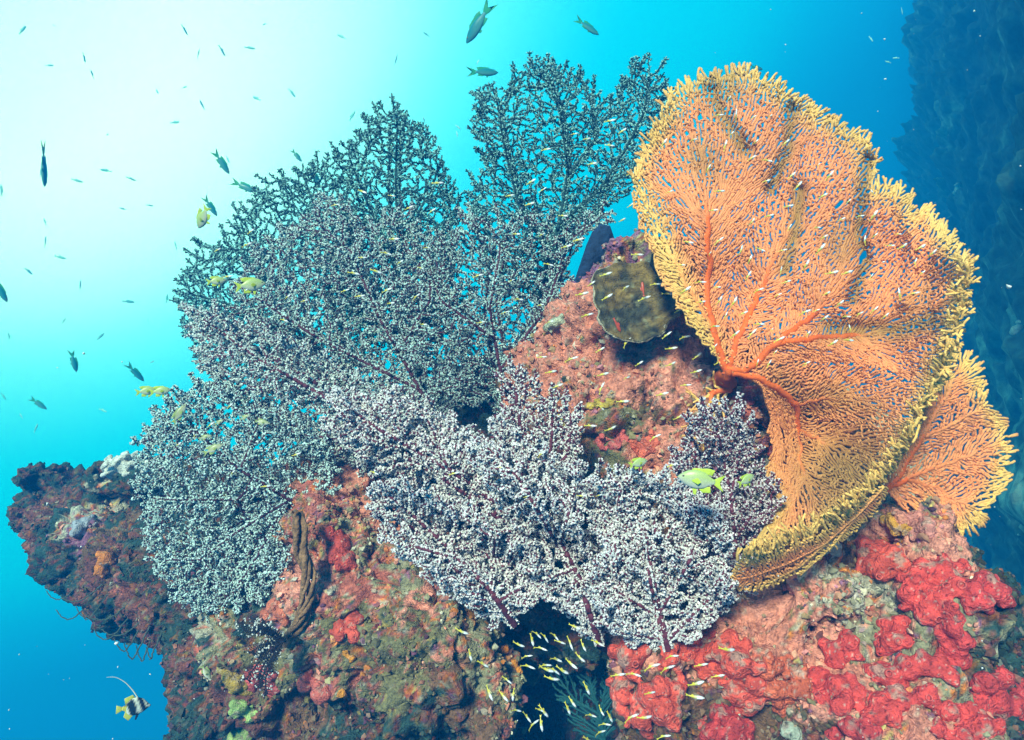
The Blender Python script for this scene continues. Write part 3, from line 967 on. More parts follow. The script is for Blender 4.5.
# left flank, polyps tinted teal for light lost in the water
bush([(150, 440), (170, 410), (205, 385), (245, 400), (290, 415), (330, 455), (335, 495), (310, 530), (290, 560), (268, 598), (240, 602), (215, 614), (185, 598), (165, 572), (152, 530), (145, 485)],
     [[(325, 512), (290, 500), (240, 470), (195, 430), (165, 440)], [(290, 500), (240, 530), (200, 560), (170, 560)], [(285, 505), (255, 560), (225, 605)], [(240, 470), (260, 420)], [(240, 500), (170, 500)]],
     1.55, -.0004, -.0002, 45, "lowest fan-shaped gorgonian spread over the maroon ledge above open water", spacing=4.9, layers=3, polyps=2.6, psize=0.95, leaf=0.6, stem=STEM * .5, amp=0.05, lay=.04, stemw=1.8, pcol=np.array((.50, .68, .68)), ridge=0.5)
bush([(190, 305), (215, 320), (260, 330), (300, 345), (345, 375), (400, 395), (450, 430), (440, 480), (380, 470), (330, 455), (270, 425), (225, 395), (200, 355)],
     [[(450, 480), (400, 440), (330, 400), (260, 360), (205, 320)], [(380, 430), (330, 440), (280, 420)], [(400, 440), (400, 405)]],
     1.58, -.0007, .0004, 46, "slanting pale gorgonian plate above the lowest fan-shaped one", spacing=5.0, layers=3, polyps=2.9, psize=1.0, leaf=0.66, amp=0.05, lay=.05, stemw=2.4, pcol=np.array((.58, .68, .68)), ridge=0.9)
# front ridge
bush([(330, 395), (365, 400), (410, 400), (455, 425), (500, 455), (540, 480), (575, 500), (560, 540), (500, 510), (440, 490), (385, 475), (340, 440)],
     [[(545, 560), (520, 520), (450, 470), (380, 430), (345, 405)], [(500, 505), (520, 475)], [(450, 470), (430, 425)], [(490, 500), (440, 485)]],
     1.34, -.0006, .0002, 47, "white ridge of gorgonian running down from the thicket to the maroon stems", spacing=5.8, layers=3, polyps=4.2, psize=1.1, leaf=0.85, amp=0.05, lay=0.03, stemw=2.7, ridge=1.0)
bush([(372, 488), (400, 482), (440, 500), (480, 520), (520, 540), (545, 575), (530, 612), (500, 618), (470, 600), (430, 575), (392, 545)],
     [[(515, 625), (490, 590), (440, 540), (395, 500)], [(490, 590), (500, 540)], [(460, 560), (410, 545)], [(500, 600), (535, 580)]],
     1.26, -.0004, .0002, 48, "white gorgonian clump hanging over the shaded hollow with yellow-tailed fish", spacing=5.8, layers=3, polyps=4.2, psize=1.1, leaf=0.85, amp=0.05, lay=0.03, stemw=2.7, ridge=1.0)
bush([(470, 445), (510, 430), (550, 462), (600, 480), (640, 480), (655, 500), (650, 560), (620, 610), (590, 628), (560, 610), (535, 570), (500, 500)],
     [[(600, 645), (585, 600), (555, 540), (520, 480), (490, 450)], [(590, 600), (610, 540), (620, 495)], [(570, 570), (545, 580)], [(600, 620), (640, 560)], [(560, 545), (575, 490)]],
     1.22, -.0002, .0001, 49, "white gorgonian with thick maroon stems in the middle of the front row", spacing=5.8, layers=3, polyps=4.2, psize=1.1, leaf=0.85, amp=0.05, lay=0.03, stemw=2.7, ridge=1.0)
bush([(610, 490), (650, 480), (690, 500), (720, 520), (730, 560), (728, 600), (700, 618), (680, 640), (645, 645), (612, 632), (595, 600), (605, 540)],
     [[(668, 650), (660, 610), (650, 560), (640, 500)], [(662, 610), (690, 560), (700, 515)], [(660, 620), (620, 590), (615, 550)], [(668, 640), (710, 600)], [(668, 640), (625, 632)]],
     1.15, -.0002, .0001, 50, "white gorgonian resting on the red sponge lumps by the hollow", spacing=5.8, layers=3, polyps=4.2, psize=1.1, leaf=0.85, amp=0.05, lay=0.03, stemw=2.7, ridge=1.0)
bush([(676, 480), (684, 440), (698, 414), (725, 408), (745, 422), (750, 460), (772, 486), (776, 520), (768, 556), (745, 590), (705, 585), (684, 530)],
     [[(735, 585), (735, 540), (728, 480), (716, 425)], [(735, 540), (755, 510), (765, 495)], [(732, 530), (700, 500), (695, 450)], [(730, 500), (742, 440)]],
     1.22, .0002, .0003, 52, "mauve-grey gorgonian tuft tucked against the orange fan's lower edge", spacing=5.4, layers=2, polyps=3.0, psize=1.0, leaf=1.0, amp=.03, lay=.04, pcol=np.array((.60, .57, .61)))
bush([(500, 460), (505, 400), (515, 370), (535, 380), (548, 400), (562, 398), (578, 420), (576, 470), (550, 480)],
     [[(545, 490), (550, 455), (554, 405)], [(550, 470), (568, 455), (572, 415)], [(546, 480), (522, 440), (516, 385)]],
     1.30, 0, 0, 53, "short grey gorgonian sprigs standing before the pink rock", spacing=5.5, layers=2, polyps=2.8, psize=1.1, leaf=1.0, amp=.01, lay=.0)

# ------------------------------------------------------------------ crusts and growth on the rock
def noisy(V, N, amp, f, sd):
    return V + N * (amp * nz3(V, f, sd))[:, None]


spongem = mat("sponge_flesh", attr=True, rough=.55, spec=.35, nscale=70, namp=.35, bump=.9, bscale=230)
darkm = mat("osculum_dark", (.02, .006, .006), rough=.9, namp=.1)


def biggest(V, N, Q):
    """keep the one connected body"""
    lab = np.arange(len(V))
    while True:
        m = lab[Q].min(1)
        new = lab.copy()
        np.minimum.at(new, Q.ravel(), np.repeat(m, Q.shape[1]))
        new = new[new]
        if (new == lab).all(): break
        lab = new
    u, c = np.unique(lab, return_counts=True)
    k = lab == u[c.argmax()]
    idx = np.cumsum(k) - 1
    return V[k], N[k], idx[Q[k[Q[:, 0]]]]


def sponge(lumps, color, label, sd, cat="sponge", group=None, voxel=.0030, name="encrusting_sponge", osc=0, lift=.3, rough=.006, flat=1.0, oscol=None):
    rr = np.random.default_rng(sd)
    bl, info = [], []
    for px, py, r in lumps:
        loc, nor = hit(px, py)
        if loc is None: continue
        rm = r / F * loc.length * .97
        bl.append((loc + nor * rm * lift * .6, rm * .70))
        for k in range(8):
            a, e = rr.uniform(0, 2 * math.pi), rr.uniform(.35, 1.0)
            l2, n2 = hit(px + r * e * math.cos(a), py + r * e * math.sin(a))
            if l2 is None or (l2 - loc).length > rm * 2: continue
            s_ = rm * rr.uniform(.24, .46)
            bl.append((l2 + n2 * s_ * rr.uniform(.2, 1.0) * (.6 + lift), s_ * rr.uniform(.9, 1.1)))
            if rr.random() < .35:
                bl.append((l2 + n2 * s_ * 1.5 * (.6 + lift), s_ * .55))
        info.append((loc + nor * rm * lift, rm, nor))
    if not bl: return None
    V, N, Q = biggest(*remesh_blobs(bl, voxel, 5))
    V = noisy(V, N, rough * .7, 26, sd); V = noisy(V, N, rough * .42, 75, sd + 3); V = noisy(V, N, rough * .20, 170, sd + 4)
    c = np.array(color)[None] * (1 + .35 * nz3(V, 22, sd + 5) + .25 * nz3(V, 80, sd + 6))[:, None]
    # silt and small crusts settled on the flesh, pale specks
    silt = np.clip((nz3(V, 34, sd + 8) + .5 * nz3(V, 130, sd + 9) - .30) * 3.5, 0, .75)[:, None]
    c = c * (1 - silt) + np.array((.40, .30, .24)) * (.5 + np.array(color).max()) * .8 * silt
    pore = (nz3(V, 165, sd + 12) > .50)[:, None]
    c = np.where(pore, c * .30, c)
    sp = (nz3(V, 210, sd + 10) > .52)[:, None]
    c = np.where(sp, c * .4 + np.array((.6, .48, .42)) * .6, c)
    o = np_obj(name, V, [Q], np.clip(c, 0, 1), spongem)
    tag(o, label, cat, group)
    if osc:
        bt = BVHTree.FromPolygons(V.tolist(), Q.tolist())
        for k in rr.permutation(len(info))[:osc]:
            ctr, rm, nor = info[k]
            dirv = (Vector((0, -1, .25)) + Vector(rr.normal(0, .3, 3))).normalized()
            l, n, _, _ = bt.ray_cast(ctr + dirv * .2, -dirv, .4)
            if l is None: continue
            R = rr.uniform(.0032, .005)
            fr = n.to_track_quat('Z', 'Y').to_matrix()
            prof = [(1.55, -.3), (1.45, .35), (1.1, .6), (.85, .45), (.75, -.2), (.0, -.35)]
            vv, qq = [], []
            m = 14
            for a, (pr, pz) in enumerate(prof):
                for b in range(m):
                    t = b / m * 2 * math.pi
                    vv.append(l + fr @ Vector((pr * R * math.cos(t), pr * R * math.sin(t), pz * R)))
                    if a < len(prof) - 1:
                        qq.append((a * m + b, a * m + (b + 1) % m, (a + 1) * m + (b + 1) % m, (a + 1) * m + b))
            cc = np.repeat(np.array([color, color, np.array(color) * 1.1 + .08, np.array(color) * .7, (.03, .008, .008), (.012, .004, .004)]), m, 0)
            np_obj("osculum", np.array(vv), [np.array(qq)], cc, spongem, o)
    return o


CRIM = (.66, .070, .055); CRIM2 = (.55, .055, .050); SCAR = (.70, .095, .060)
RS = "red lobed sponges on the reef"
sponge([(634, 655, 20), (660, 648, 20), (684, 655, 18), (628, 690, 19), (650, 690, 16), (618, 712, 13), (640, 714, 16), (662, 712, 17), (652, 730, 12), (676, 690, 14), (690, 715, 12)], SCAR,
       "large red lobed sponge hanging beside the dark hollow, under the white gorgonian", 101, group=RS, osc=5, lift=.45)
sponge([(706, 655, 18), (724, 648, 16), (738, 662, 20), (752, 680, 18), (735, 690, 16), (748, 702, 14), (718, 668, 14)], SCAR,
       "red lobed sponge right against the hanging one, beneath the pale pink slope", 102, group=RS, osc=4, lift=.4)
sponge([(720, 712, 14), (735, 725, 13), (712, 735, 12), (735, 742, 14)], CRIM2, "dull red sponge low in the shade behind a pale mint blotch", 103, group=RS, osc=1)
sponge([(768, 668, 13), (784, 662, 13), (798, 672, 12), (770, 688, 13), (788, 690, 13), (802, 690, 10), (778, 706, 9)], (.62, .13, .06), "orange-red knobbly sponge crust between two smooth red sponges", 104, group=RS, rough=.012)
sponge([(834, 648, 12), (848, 645, 12), (838, 660, 10), (856, 655, 7)], CRIM, "pair of small red sponge knobs alone on the olive turf", 105, group=RS, osc=1, lift=.6)
sponge([(820, 680, 14), (838, 688, 14), (856, 692, 14), (840, 704, 12), (826, 698, 11), (862, 706, 9)], CRIM, "low red sponge mound directly under the pair of red knobs", 106, group=RS, osc=2)
sponge([(866, 556, 14), (880, 550, 15), (894, 556, 14), (884, 566, 13), (872, 568, 11), (902, 566, 12)], SCAR, "rounded red sponge topmost on the slope, just under the smaller orange fan", 107, group=RS, osc=2, lift=.5)
sponge([(915, 580, 14), (930, 572, 14), (945, 578, 14), (922, 596, 14), (940, 596, 15), (955, 586, 11), (928, 612, 13), (910, 600, 11), (946, 612, 11), (960, 572, 9)], CRIM, "big bumpy red sponge mass on the shoulder of the slope", 108, group=RS, osc=4, lift=.5)
sponge([(972, 592, 12), (984, 584, 12), (996, 590, 11), (1003, 598, 8), (982, 600, 11), (966, 602, 10)], CRIM2, "red sponge lobes jutting out furthest toward the blue wall", 109, group=RS, osc=1, lift=.5)
sponge([(888, 632, 13), (900, 624, 12), (896, 644, 13), (886, 646, 10)], CRIM, "red sponge cone with a dark opening, in the middle of the turf slope", 110, group=RS, osc=2, lift=.6)
sponge([(952, 626, 11), (962, 640, 12), (950, 646, 11), (940, 634, 11), (958, 660, 11), (930, 652, 9)], CRIM2, "dark red sponge row beside the dark teal lump", 111, group=RS)
sponge([(905, 668, 13), (888, 676, 12), (922, 664, 12), (938, 668, 11), (872, 672, 9), (950, 676, 10)], CRIM, "long red sponge band across the turf below the cone", 112, group=RS, osc=2)
sponge([(895, 694, 13), (910, 702, 13), (880, 706, 12), (926, 696, 11), (868, 718, 11), (892, 716, 11), (938, 706, 9)], CRIM, "wide low red sponge nearest the bottom of the slope", 113, group=RS, osc=2)
sponge([(985, 682, 13), (1000, 676, 12), (1012, 690, 14), (994, 698, 13), (976, 698, 11), (1016, 706, 11), (1000, 712, 10), (984, 712, 9)], CRIM2, "deep red sponge cluster in the lowest corner beneath the wall", 114, group=RS, osc=2)
sponge([(950, 712, 12), (966, 722, 13), (984, 730, 13), (960, 736, 11), (1004, 732, 12), (940, 728, 9)], CRIM, "red sponge patch along the bottom edge under the deep red cluster", 115, group=RS)
sponge([(850, 728, 12), (868, 736, 12), (835, 734, 10), (812, 722, 9)], CRIM2, "small red sponge among pink crust at the very bottom", 116, group=RS)
PK = "pink and red crusting sponges around the rock face"
sponge([(770, 398, 11), (782, 410, 11), (776, 424, 11), (790, 420, 8), (764, 412, 8)], (.66, .22, .20), "pink knobbed sponge beside the large fan's trunk", 121, group=PK)
sponge([(782, 440, 9), (790, 450, 9), (776, 452, 8), (770, 440, 7)], (.62, .09, .06), "red sponge nub below the pink knobbed one at the fan's trunk", 122, group=PK)
sponge([(742, 382, 9), (752, 392, 9), (738, 396, 8), (730, 386, 7)], (.45, .07, .09), "wine red crust tucked directly under the fan's holdfast", 123, group=PK)
sponge([(600, 441, 8), (612, 446, 8), (622, 438, 8)], (.66, .13, .12), "small rosy sponge on the pink rock's lower rim", 124, group=PK)
sponge([(636, 444, 9), (648, 440, 10), (656, 446, 8), (643, 452, 7)], (.66, .14, .08), "scarlet knobbly sponge next to the small rosy one", 125, group=PK)
sponge([(503, 382, 7), (508, 394, 7), (505, 405, 6)], (.62, .22, .14), "salmon sponge finger peeping between grey gorgonian branches", 126, group=PK)
sponge([(330, 535, 10), (342, 545, 12), (346, 562, 11), (334, 556, 10)], (.52, .07, .05), "red crust right behind the twisted brown stalk", 127, group=PK, lift=.15)
sponge([(342, 600, 11), (350, 616, 11), (340, 628, 11), (354, 636, 9)], (.52, .08, .05), "red crust low on the rib below the one behind the stalk", 128, group=PK, lift=.15)
sponge([(275, 604, 9), (268, 616, 9), (282, 614, 8)], (.62, .17, .10), "coral pink sponge beside the feather star", 129, group=PK)
sponge([(308, 682, 12), (322, 692, 12), (306, 698, 11), (330, 706, 10), (318, 712, 8)], (.58, .13, .10), "pink-red rosette sponge low on the left rock", 130, group=PK)
sponge([(262, 672, 11), (250, 682, 10), (270, 684, 10)], (.50, .09, .09), "raspberry crust above the mustard yellow sponge", 131, group=PK, lift=.2)
OG = "small orange, yellow and green sponges on the shaded rock"
sponge([(236, 684, 10), (228, 678, 8), (246, 690, 7)], (.42, .27, .04), "mustard yellow sponge cushion with a red crust around it", 141, group=OG, lift=.3)
sponge([(222, 668, 7), (230, 662, 6)], (.40, .30, .10), "pale ochre sponge knob just above the mustard cushion", 142, group=OG)
sponge([(240, 706, 9), (250, 712, 8), (234, 712, 6)], (.34, .50, .16), "upper lime green patch at the foot of the left rock", 143, group=OG, lift=.1)
sponge([(246, 732, 11), (258, 738, 10), (234, 738, 9)], (.36, .52, .18), "lower lime green patch at the very bottom of the left rock", 144, group=OG, lift=.1)
sponge([(345, 652, 5), (352, 658, 5)], (.64, .26, .02), "bright orange sponge dab just under the red rib crust", 145, group=OG)
sponge([(341, 694, 5), (347, 699, 4)], (.64, .26, .02), "bright orange sponge dab beside the pink-red rosette", 170, group=OG)
sponge([(500, 640, 6), (505, 650, 6), (496, 648, 5)], (.70, .22, .01), "bright orange sponge at the lip of the dark hollow", 146, group=OG)
sponge([(514, 664, 6), (519, 672, 5)], (.66, .24, .01), "orange sponge nub just inside the dark hollow", 147, group=OG)
sponge([(461, 598, 6), (468, 606, 6), (474, 616, 5)], (.66, .26, .02), "orange sponge streak below the hanging white clump", 148, group=OG)
sponge([(98, 548, 8), (106, 558, 9), (101, 570, 7)], (.66, .20, .02), "orange sponge blotch on the maroon ledge", 149, group=OG, lift=.1)
sponge([(880, 512, 9), (892, 522, 9), (905, 528, 8), (870, 520, 7)], (.55, .27, .03), "golden brown crust in the notch between both orange fans", 150, group=OG, lift=.2)
sponge([(918, 520, 11), (926, 530, 10), (912, 532, 8)], (.66, .26, .22), "pale pink sponge at the foot of the smaller orange fan", 151, group=PK)
sponge([(597, 402, 6), (606, 405, 6), (590, 406, 5)], (.50, .36, .05), "mustard sponge tuft on the pink rock face", 152, group=OG)
sponge([(557, 418, 5), (562, 424, 5)], (.55, .42, .03), "yellow sponge cup held inside the short gorgonian sprigs", 153, group=OG)
WP = "pale crusts on the reef"
sponge([(738, 706, 7), (742, 716, 7)], (.55, .66, .56), "pale mint blotch between the lower red sponges", 161, group=WP, lift=.1)
sponge([(788, 728, 8), (796, 734, 7)], (.50, .60, .50), "mint crust along the bottom edge beside pink growth", 162, group=WP, lift=.1)
sponge([(826, 556, 8), (834, 548, 8), (842, 540, 7), (820, 566, 6)], (.52, .54, .48), "grey-white crust right under the fan's curled lip", 163, group=WP, lift=.1)
sponge([(556, 322, 8), (566, 318, 7), (548, 328, 7)], (.40, .42, .30), "pale green lump left of the brown plate coral", 164, group=WP)
sponge([(676, 336, 5), (682, 340, 4)], (.62, .66, .50), "small pale dab below the brown plate coral", 165, group=WP)
sponge([(820, 418, 6), (822, 428, 5)], (.50, .56, .56), "pale blue-grey dab beneath the fan's trunk", 166, group=WP)
sponge([(78, 528, 8), (88, 522, 7)], (.34, .36, .44), "lilac grey crust on the ledge above the orange blotch", 167, group=WP, lift=.1)
sponge([(118, 510, 5), (117, 503, 4)], (.50, .50, .44), "cream tooth-shaped crust on the ledge near the gorgonian", 168, group=WP)

# fine turf: nobody could count it
def turf():
    rr = np.random.default_rng(77)
    tri_a = RV[RQ]
    ctr = tri_a.mean(1)
    nn = np.cross(tri_a[:, 1] - tri_a[:, 0], tri_a[:, 2] - tri_a[:, 0]); ar = np.linalg.norm(nn, axis=1); nn /= ar[:, None] + 1e-12
    px = 512 + ctr[:, 0] / ctr[:, 1] * F; py = 370 - ctr[:, 2] / ctr[:, 1] * F
    ok = (px > -60) & (px < 1090) & (py > 180) & (py < 800) & (ctr[:, 1] > .6) & ((nn * ctr).sum(1) < .15)
    idf = np.where(ok)[0]
    mask = np.clip(.45 + 1.3 * nz3(ctr[idf], 12, 71), .08, 1)
    rc_ = RC[RQ[idf, 0]]
    mask = mask * np.clip(1.5 - 1.1 * (rc_[:, 0] - rc_[:, 1]) / .3, .55, 1)
    w = ar[idf] * mask / np.maximum(ctr[idf][:, 1], .5) ** 1.2; w /= w.sum()
    f = rr.choice(idf, 52000, p=w)
    t = rr.uniform(0, 1, (len(f), 2, 1))
    q = RV[RQ[f]]
    c = (q[:, 0] * (1 - t[:, 0]) + q[:, 1] * t[:, 0]) * (1 - t[:, 1]) + (q[:, 3] * (1 - t[:, 0]) + q[:, 2] * t[:, 0]) * t[:, 1]
    R = rr.gamma(2.2, .0011, len(f)) + .0008
    c = c + nn[f] * R[:, None] * .4
    V, T = beads(c, R, rr, .8)
    basec = RC[RQ[f, 0]]
    pal = np.array([OLIV, TURF, PALE, PURP, MARO, ORAN, BROW, (.50, .47, .38), SALM, PINK])
    pc = pal[rr.choice(len(pal), len(f), p=[.22, .22, .1, .06, .06, .03, .1, .05, .08, .08])]
    lum = np.clip(basec.mean(1) / .2, .3, 1.15)[:, None]
    k = rr.uniform(0, 1, (len(f), 1))
    col = (basec * (1 - k) + pc * lum * k) * rr.uniform(.6, 1.35, (len(f), 1))
    o = np_obj("algal_turf", V, [T], np.repeat(np.clip(col, 0, 1), 12, 0), mat("turf", attr=True, rough=.85, spec=.1, nscale=200, namp=.3), smooth=False)
    o['kind'] = 'stuff'


turf()


# brown plate coral with pale rim
def plate_coral():
    rr = np.random.default_rng(8)
    ctr = P(634, 302, 1.415)
    ax = Vector((.06, -1, .30)).normalized()
    M = ax.to_track_quat('Z', 'Y').to_matrix()
    n, m = 22, 96
    def ring(k, back=False):
        out = []
        for b in range(m):
            t = b / m * 2 * math.pi
            R = .094 + .006 * math.sin(3 * t + 1) + .016 * noise.noise(Vector((math.cos(t) * 2.2, math.sin(t) * 2.2, 3))) + .004 * noise.noise(Vector((math.cos(t) * 7, math.sin(t) * 7, 5)))
            u = k / n
            x, y = R * u * math.cos(t), R * .93 * u * math.sin(t)
            z = .016 * u * u + .010 * u * math.sin(2 * t + .6) + .006 * noise.noise(Vector((x * 40, y * 40, 1))) + .003 * noise.noise(Vector((x * 110, y * 110, 4))) + .0012 * math.sin(t * 46 + 5 * u) * u + .0022 * math.sin(u * 26 + 3 * noise.noise(Vector((x * 30, y * 30, 2))))
            if back: z = z - .010 - .05 * (1 - u) ** 1.0
            out.append(ctr + M @ Vector((x, y, z)))
        return out
    V = []
    for k in range(n + 1): V += ring(k)
    for k in range(n, -1, -1): V += ring(k, True)
    V = np.array(V)
    nr = 2 * (n + 1)
    Q = [(a * m + b, (a * m + (b + 1) % m), ((a + 1) * m + (b + 1) % m), ((a + 1) * m + b)) for a in range(nr - 1) for b in range(m)]
    nn = nz3(V, 22, 61); n2 = nz3(V, 60, 62)
    k = np.clip(.38 + 1.5 * nn + .6 * nz3(V, 45, 63), 0, 1)[:, None]
    c = np.array((.055, .06, .042)) * (1 - k) + np.array((.21, .145, .045)) * k
    c *= (1 + .7 * n2)[:, None]
    alg = np.clip(nz3(V, 75, 64) * 3 - .9, 0, .8)[:, None]
    c = c * (1 - alg) + np.array((.20, .20, .12)) * alg
    o = np_obj("plate_coral", V, [np.array(Q)], c, mat("plate_coral", attr=True, rough=.8, spec=.15, nscale=120, namp=.4, bump=.7, bscale=300))
    tag(o, "brown round plate coral with a thin pale edge on the pink rock", "plate coral")
    # the growing edge
    e = np.array(ring(n)); e2 = np.array(ring(n, True)); mid = (e + e2) / 2
    NP = np.vstack([mid, mid[:1]]); d = np.full(len(NP), 1.415)
    tv, tq, _ = tubes(NP, np.arange(-1, len(NP) - 1), np.full(len(NP), .0026) * (1 + .5 * rr.normal(size=len(NP))).clip(.5, 1.5), np.array([1] * len(NP)), 6, tuple(ax))
    np_obj("rim", tv, [tq], np.tile((.40, .36, .26), (len(tv), 1)), MATS["plate_coral"], o)


plate_coral()


def prism(outline, thick, M=None, bulge=0):
    """a closed outline (x,z) given depth, its faces a little domed"""
    n = len(outline)
    o = np.array(outline, float)
    c = o.mean(0)
    V, Q, T = [], [], []
    rings = [(1.0, -.25), (.96, -.5), (.5, -.5 - bulge), ]
    lay = [(1.0, .12), (.93, .5), (.5, .5 + bulge * .7), (.0, .5 + bulge)]
    V = []
    for sgn in (1, -1):
        for s_, y in lay:
            for p in o:
                q = c + (p - c) * s_
                V.append((q[0], sgn * y * thick, q[1]))
    L = len(lay)
    for sg in (0, 1):
        b0 = sg * L * n
        for k in range(L - 1):
            for i in range(n):
                j = (i + 1) % n
                f = (b0 + k * n + i, b0 + k * n + j, b0 + (k + 1) * n + j, b0 + (k + 1) * n + i)
                Q.append(f if sg else f[::-1])
    for i in range(n):
        j = (i + 1) % n
        Q.append((i, j, L * n + j, L * n + i))
    V = np.array(V)
    return V, np.array(Q)


def px_blade(name, pts, d, thick, color, label, cat, m, bulge=.6, tilt=0.0):
    o3 = [((x - 512) / F * d, (370 - y) / F * d) for x, y in pts]
    V, Q = prism(o3, thick, bulge=bulge)
    V[:, 1] += d + tilt * (V[:, 2] - V[:, 2].mean())
    c = np.array(color)[None] * (1 + .5 * nz3(V, 30, 5))[:, None]
    o = np_obj(name, V, [Q], c, m)
    return tag(o, label, cat)


bladem = mat("blade_sponge", attr=True, rough=.8, spec=.2, nscale=60, namp=.4, bump=.6, bscale=120)
px_blade("fan_sponge", [(600, 224), (610, 226), (614, 238), (609, 254), (600, 268), (588, 280), (577, 292), (570, 296), (574, 282), (580, 264), (586, 246), (592, 232)], 1.62, .02, (.012, .03, .075),
         "dark blue blade-shaped sponge behind the brown plate coral, at the water gap", "sponge", bladem)
px_blade("tube_sponge", [(657, 238), (661, 236), (664, 244), (668, 258), (671, 272), (664, 277), (656, 274), (650, 264), (652, 254), (657, 250)], 1.36, .022, (.015, .022, .022),
         "small blackish sponge stub between the plate coral and the orange fan", "sponge", bladem)

# dark teal fan in the hollow
def hollow_fan():
    rr = np.random.default_rng(31)
    poly = [(556, 652), (570, 640), (600, 636), (616, 650), (618, 690), (616, 740), (590, 744), (574, 730), (562, 705), (550, 680)]
    NP, PA = colonize(poly, [[(606, 752), (600, 715), (588, 675), (580, 655)], [(600, 715), (575, 700)], [(600, 715), (610, 665)]], 4.6, 10, 1.9, 32, jitter=.4, bias=((606, 752), 1.4))
    rad, nch = share(PA, 1.05, 1.6)
    d = 1.62 + .03 * np.sin(NP[:, 0] * .06)
    V, Q, nd = tubes(Pn(NP[:, 0], NP[:, 1], d), PA, rad * d / F, nch, 5)
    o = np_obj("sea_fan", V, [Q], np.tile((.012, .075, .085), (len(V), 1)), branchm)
    tag(o, "dark teal lacy sea fan deep inside the shaded hollow", "sea fan")


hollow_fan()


# ------------------------------------------------------------------ stalk, feather star, hydroids, white soft coral
def cable(pts, rad, sides=7, wob=0, rr=None, taper=1.0):
    pts = np.array(pts, float)
    n = len(pts)
    t = np.linspace(0, n - 1, (n - 1) * 8 + 1)
    i = np.clip(t.astype(int), 0, n - 2); f = (t - i)[:, None]
    p0 = pts[np.clip(i - 1, 0, n - 1)]; p1 = pts[i]; p2 = pts[i + 1]; p3 = pts[np.clip(i + 2, 0, n - 1)]
    q = .5 * (2 * p1 + (p2 - p0) * f + (2 * p0 - 5 * p1 + 4 * p2 - p3) * f ** 2 + (3 * p1 - p0 - 3 * p2 + p3) * f ** 3)
    if wob: q = q + rr.normal(0, wob, q.shape)
    r = rad * (1 - (1 - taper) * np.linspace(0, 1, len(q)))
    nch = np.ones(len(q), int); nch[-1] = 0
    V, Q, nd = tubes(q, np.arange(-1, len(q) - 1), r, nch, sides, (.2, -.9, .3))
    return V, Q, q


def merge(parts):
    n = 0; VV, QQ = [], []
    for V, Q in parts:
        VV.append(V); QQ.append(Q + n); n += len(V)
    return np.vstack(VV), np.vstack(QQ)


def stalk():
    rr = np.random.default_rng(5)
    parts = []
    def dd(px, py):
        l, n_ = hit(px, py)
        return (l.y if l is not None else 1.45)
    for k in range(6):
        off = rr.normal(0, 3.0, 2)
        pts = []
        for j, (x, y) in enumerate([(296, 512), (300, 532), (303, 552), (309, 575), (308, 598), (301, 618), (292, 634), (284, 646)]):
            tw = math.sin(j * 1.3 + k * 1.05) * (5.0 if j else 3)
            pts.append(P(x + tw + off[0] * .4, y, 1.40 + .03 * math.cos(j * 1.3 + k * 1.05) * .4 + (.02 * max(0, j - 5))))
        V, Q, _ = cable(pts, .0072 - .0006 * k, 7, .0006, rr, .75); parts.append((V, Q))
    V, Q = merge(parts)
    c = np.array((.23, .13, .065))[None] * (1 + .6 * nz3(V, 60, 3))[:, None]
    o = np_obj("coral_stalk", V, [Q], c, mat("stalk", attr=True, rough=.85, spec=.15, nscale=150, namp=.4, bump=.6))
    tag(o, "twisted brown coral stalk hanging in front of the red crusted rib", "coral stalk")


stalk()


def feather_star():
    rr = np.random.default_rng(6)
    c0 = P(284, 640, 1.36)
    arms, tips = [], []
    root = None
    parts = []
    for k in range(13):
        a = math.radians(rr.uniform(120, 250))
        L = rr.uniform(.05, .10)
        dv = Vector((math.cos(a), rr.uniform(-.5, .1), math.sin(a)))
        pts = [c0, c0 + dv * L * .4 + Vector((0, -.01, .006)), c0 + dv * L * .75 + Vector((0, -.012, .0)), c0 + dv * L + Vector((.012, -.006, -.012 + rr.uniform(0, .02)))]
        V, Q, q = cable(pts, .0020, 5, .0003, rr, .5); parts.append((V, Q))
        for i in range(3, len(q), 1):
            for s_ in (-1, 1):
                t = q[i] - q[i - 1]; t /= np.linalg.norm(t) + 1e-9
                sd = np.cross(t, (0, -1, 0)); sd /= np.linalg.norm(sd) + 1e-9
                e = q[i] + sd * s_ * rr.uniform(.007, .012) + t * .004
                pv, pq, _ = tubes(np.array([q[i], e]), np.array([-1, 0]), np.array([.0009, .0006]), np.array([1, 0]), 4)
                parts.append((pv, pq)); tips.append(e)
    V, Q = merge(parts)
    o = np_obj("feather_star", V, [Q], np.tile((.012, .012, .014), (len(V), 1)), branchm)
    tag(o, "black feather star with white tipped arms beneath the brown stalk", "feather star")
    tips = np.array(tips); tips = tips[rr.random(len(tips)) < .45]
    bv, bt = beads(tips, rr.uniform(.0012, .0022, len(tips)), rr)
    t = np_obj("arm_tips", bv, [bt], np.tile((.55, .57, .56), (len(bv), 1)), polypm, o, smooth=False); t['kind'] = 'stuff'


feather_star()


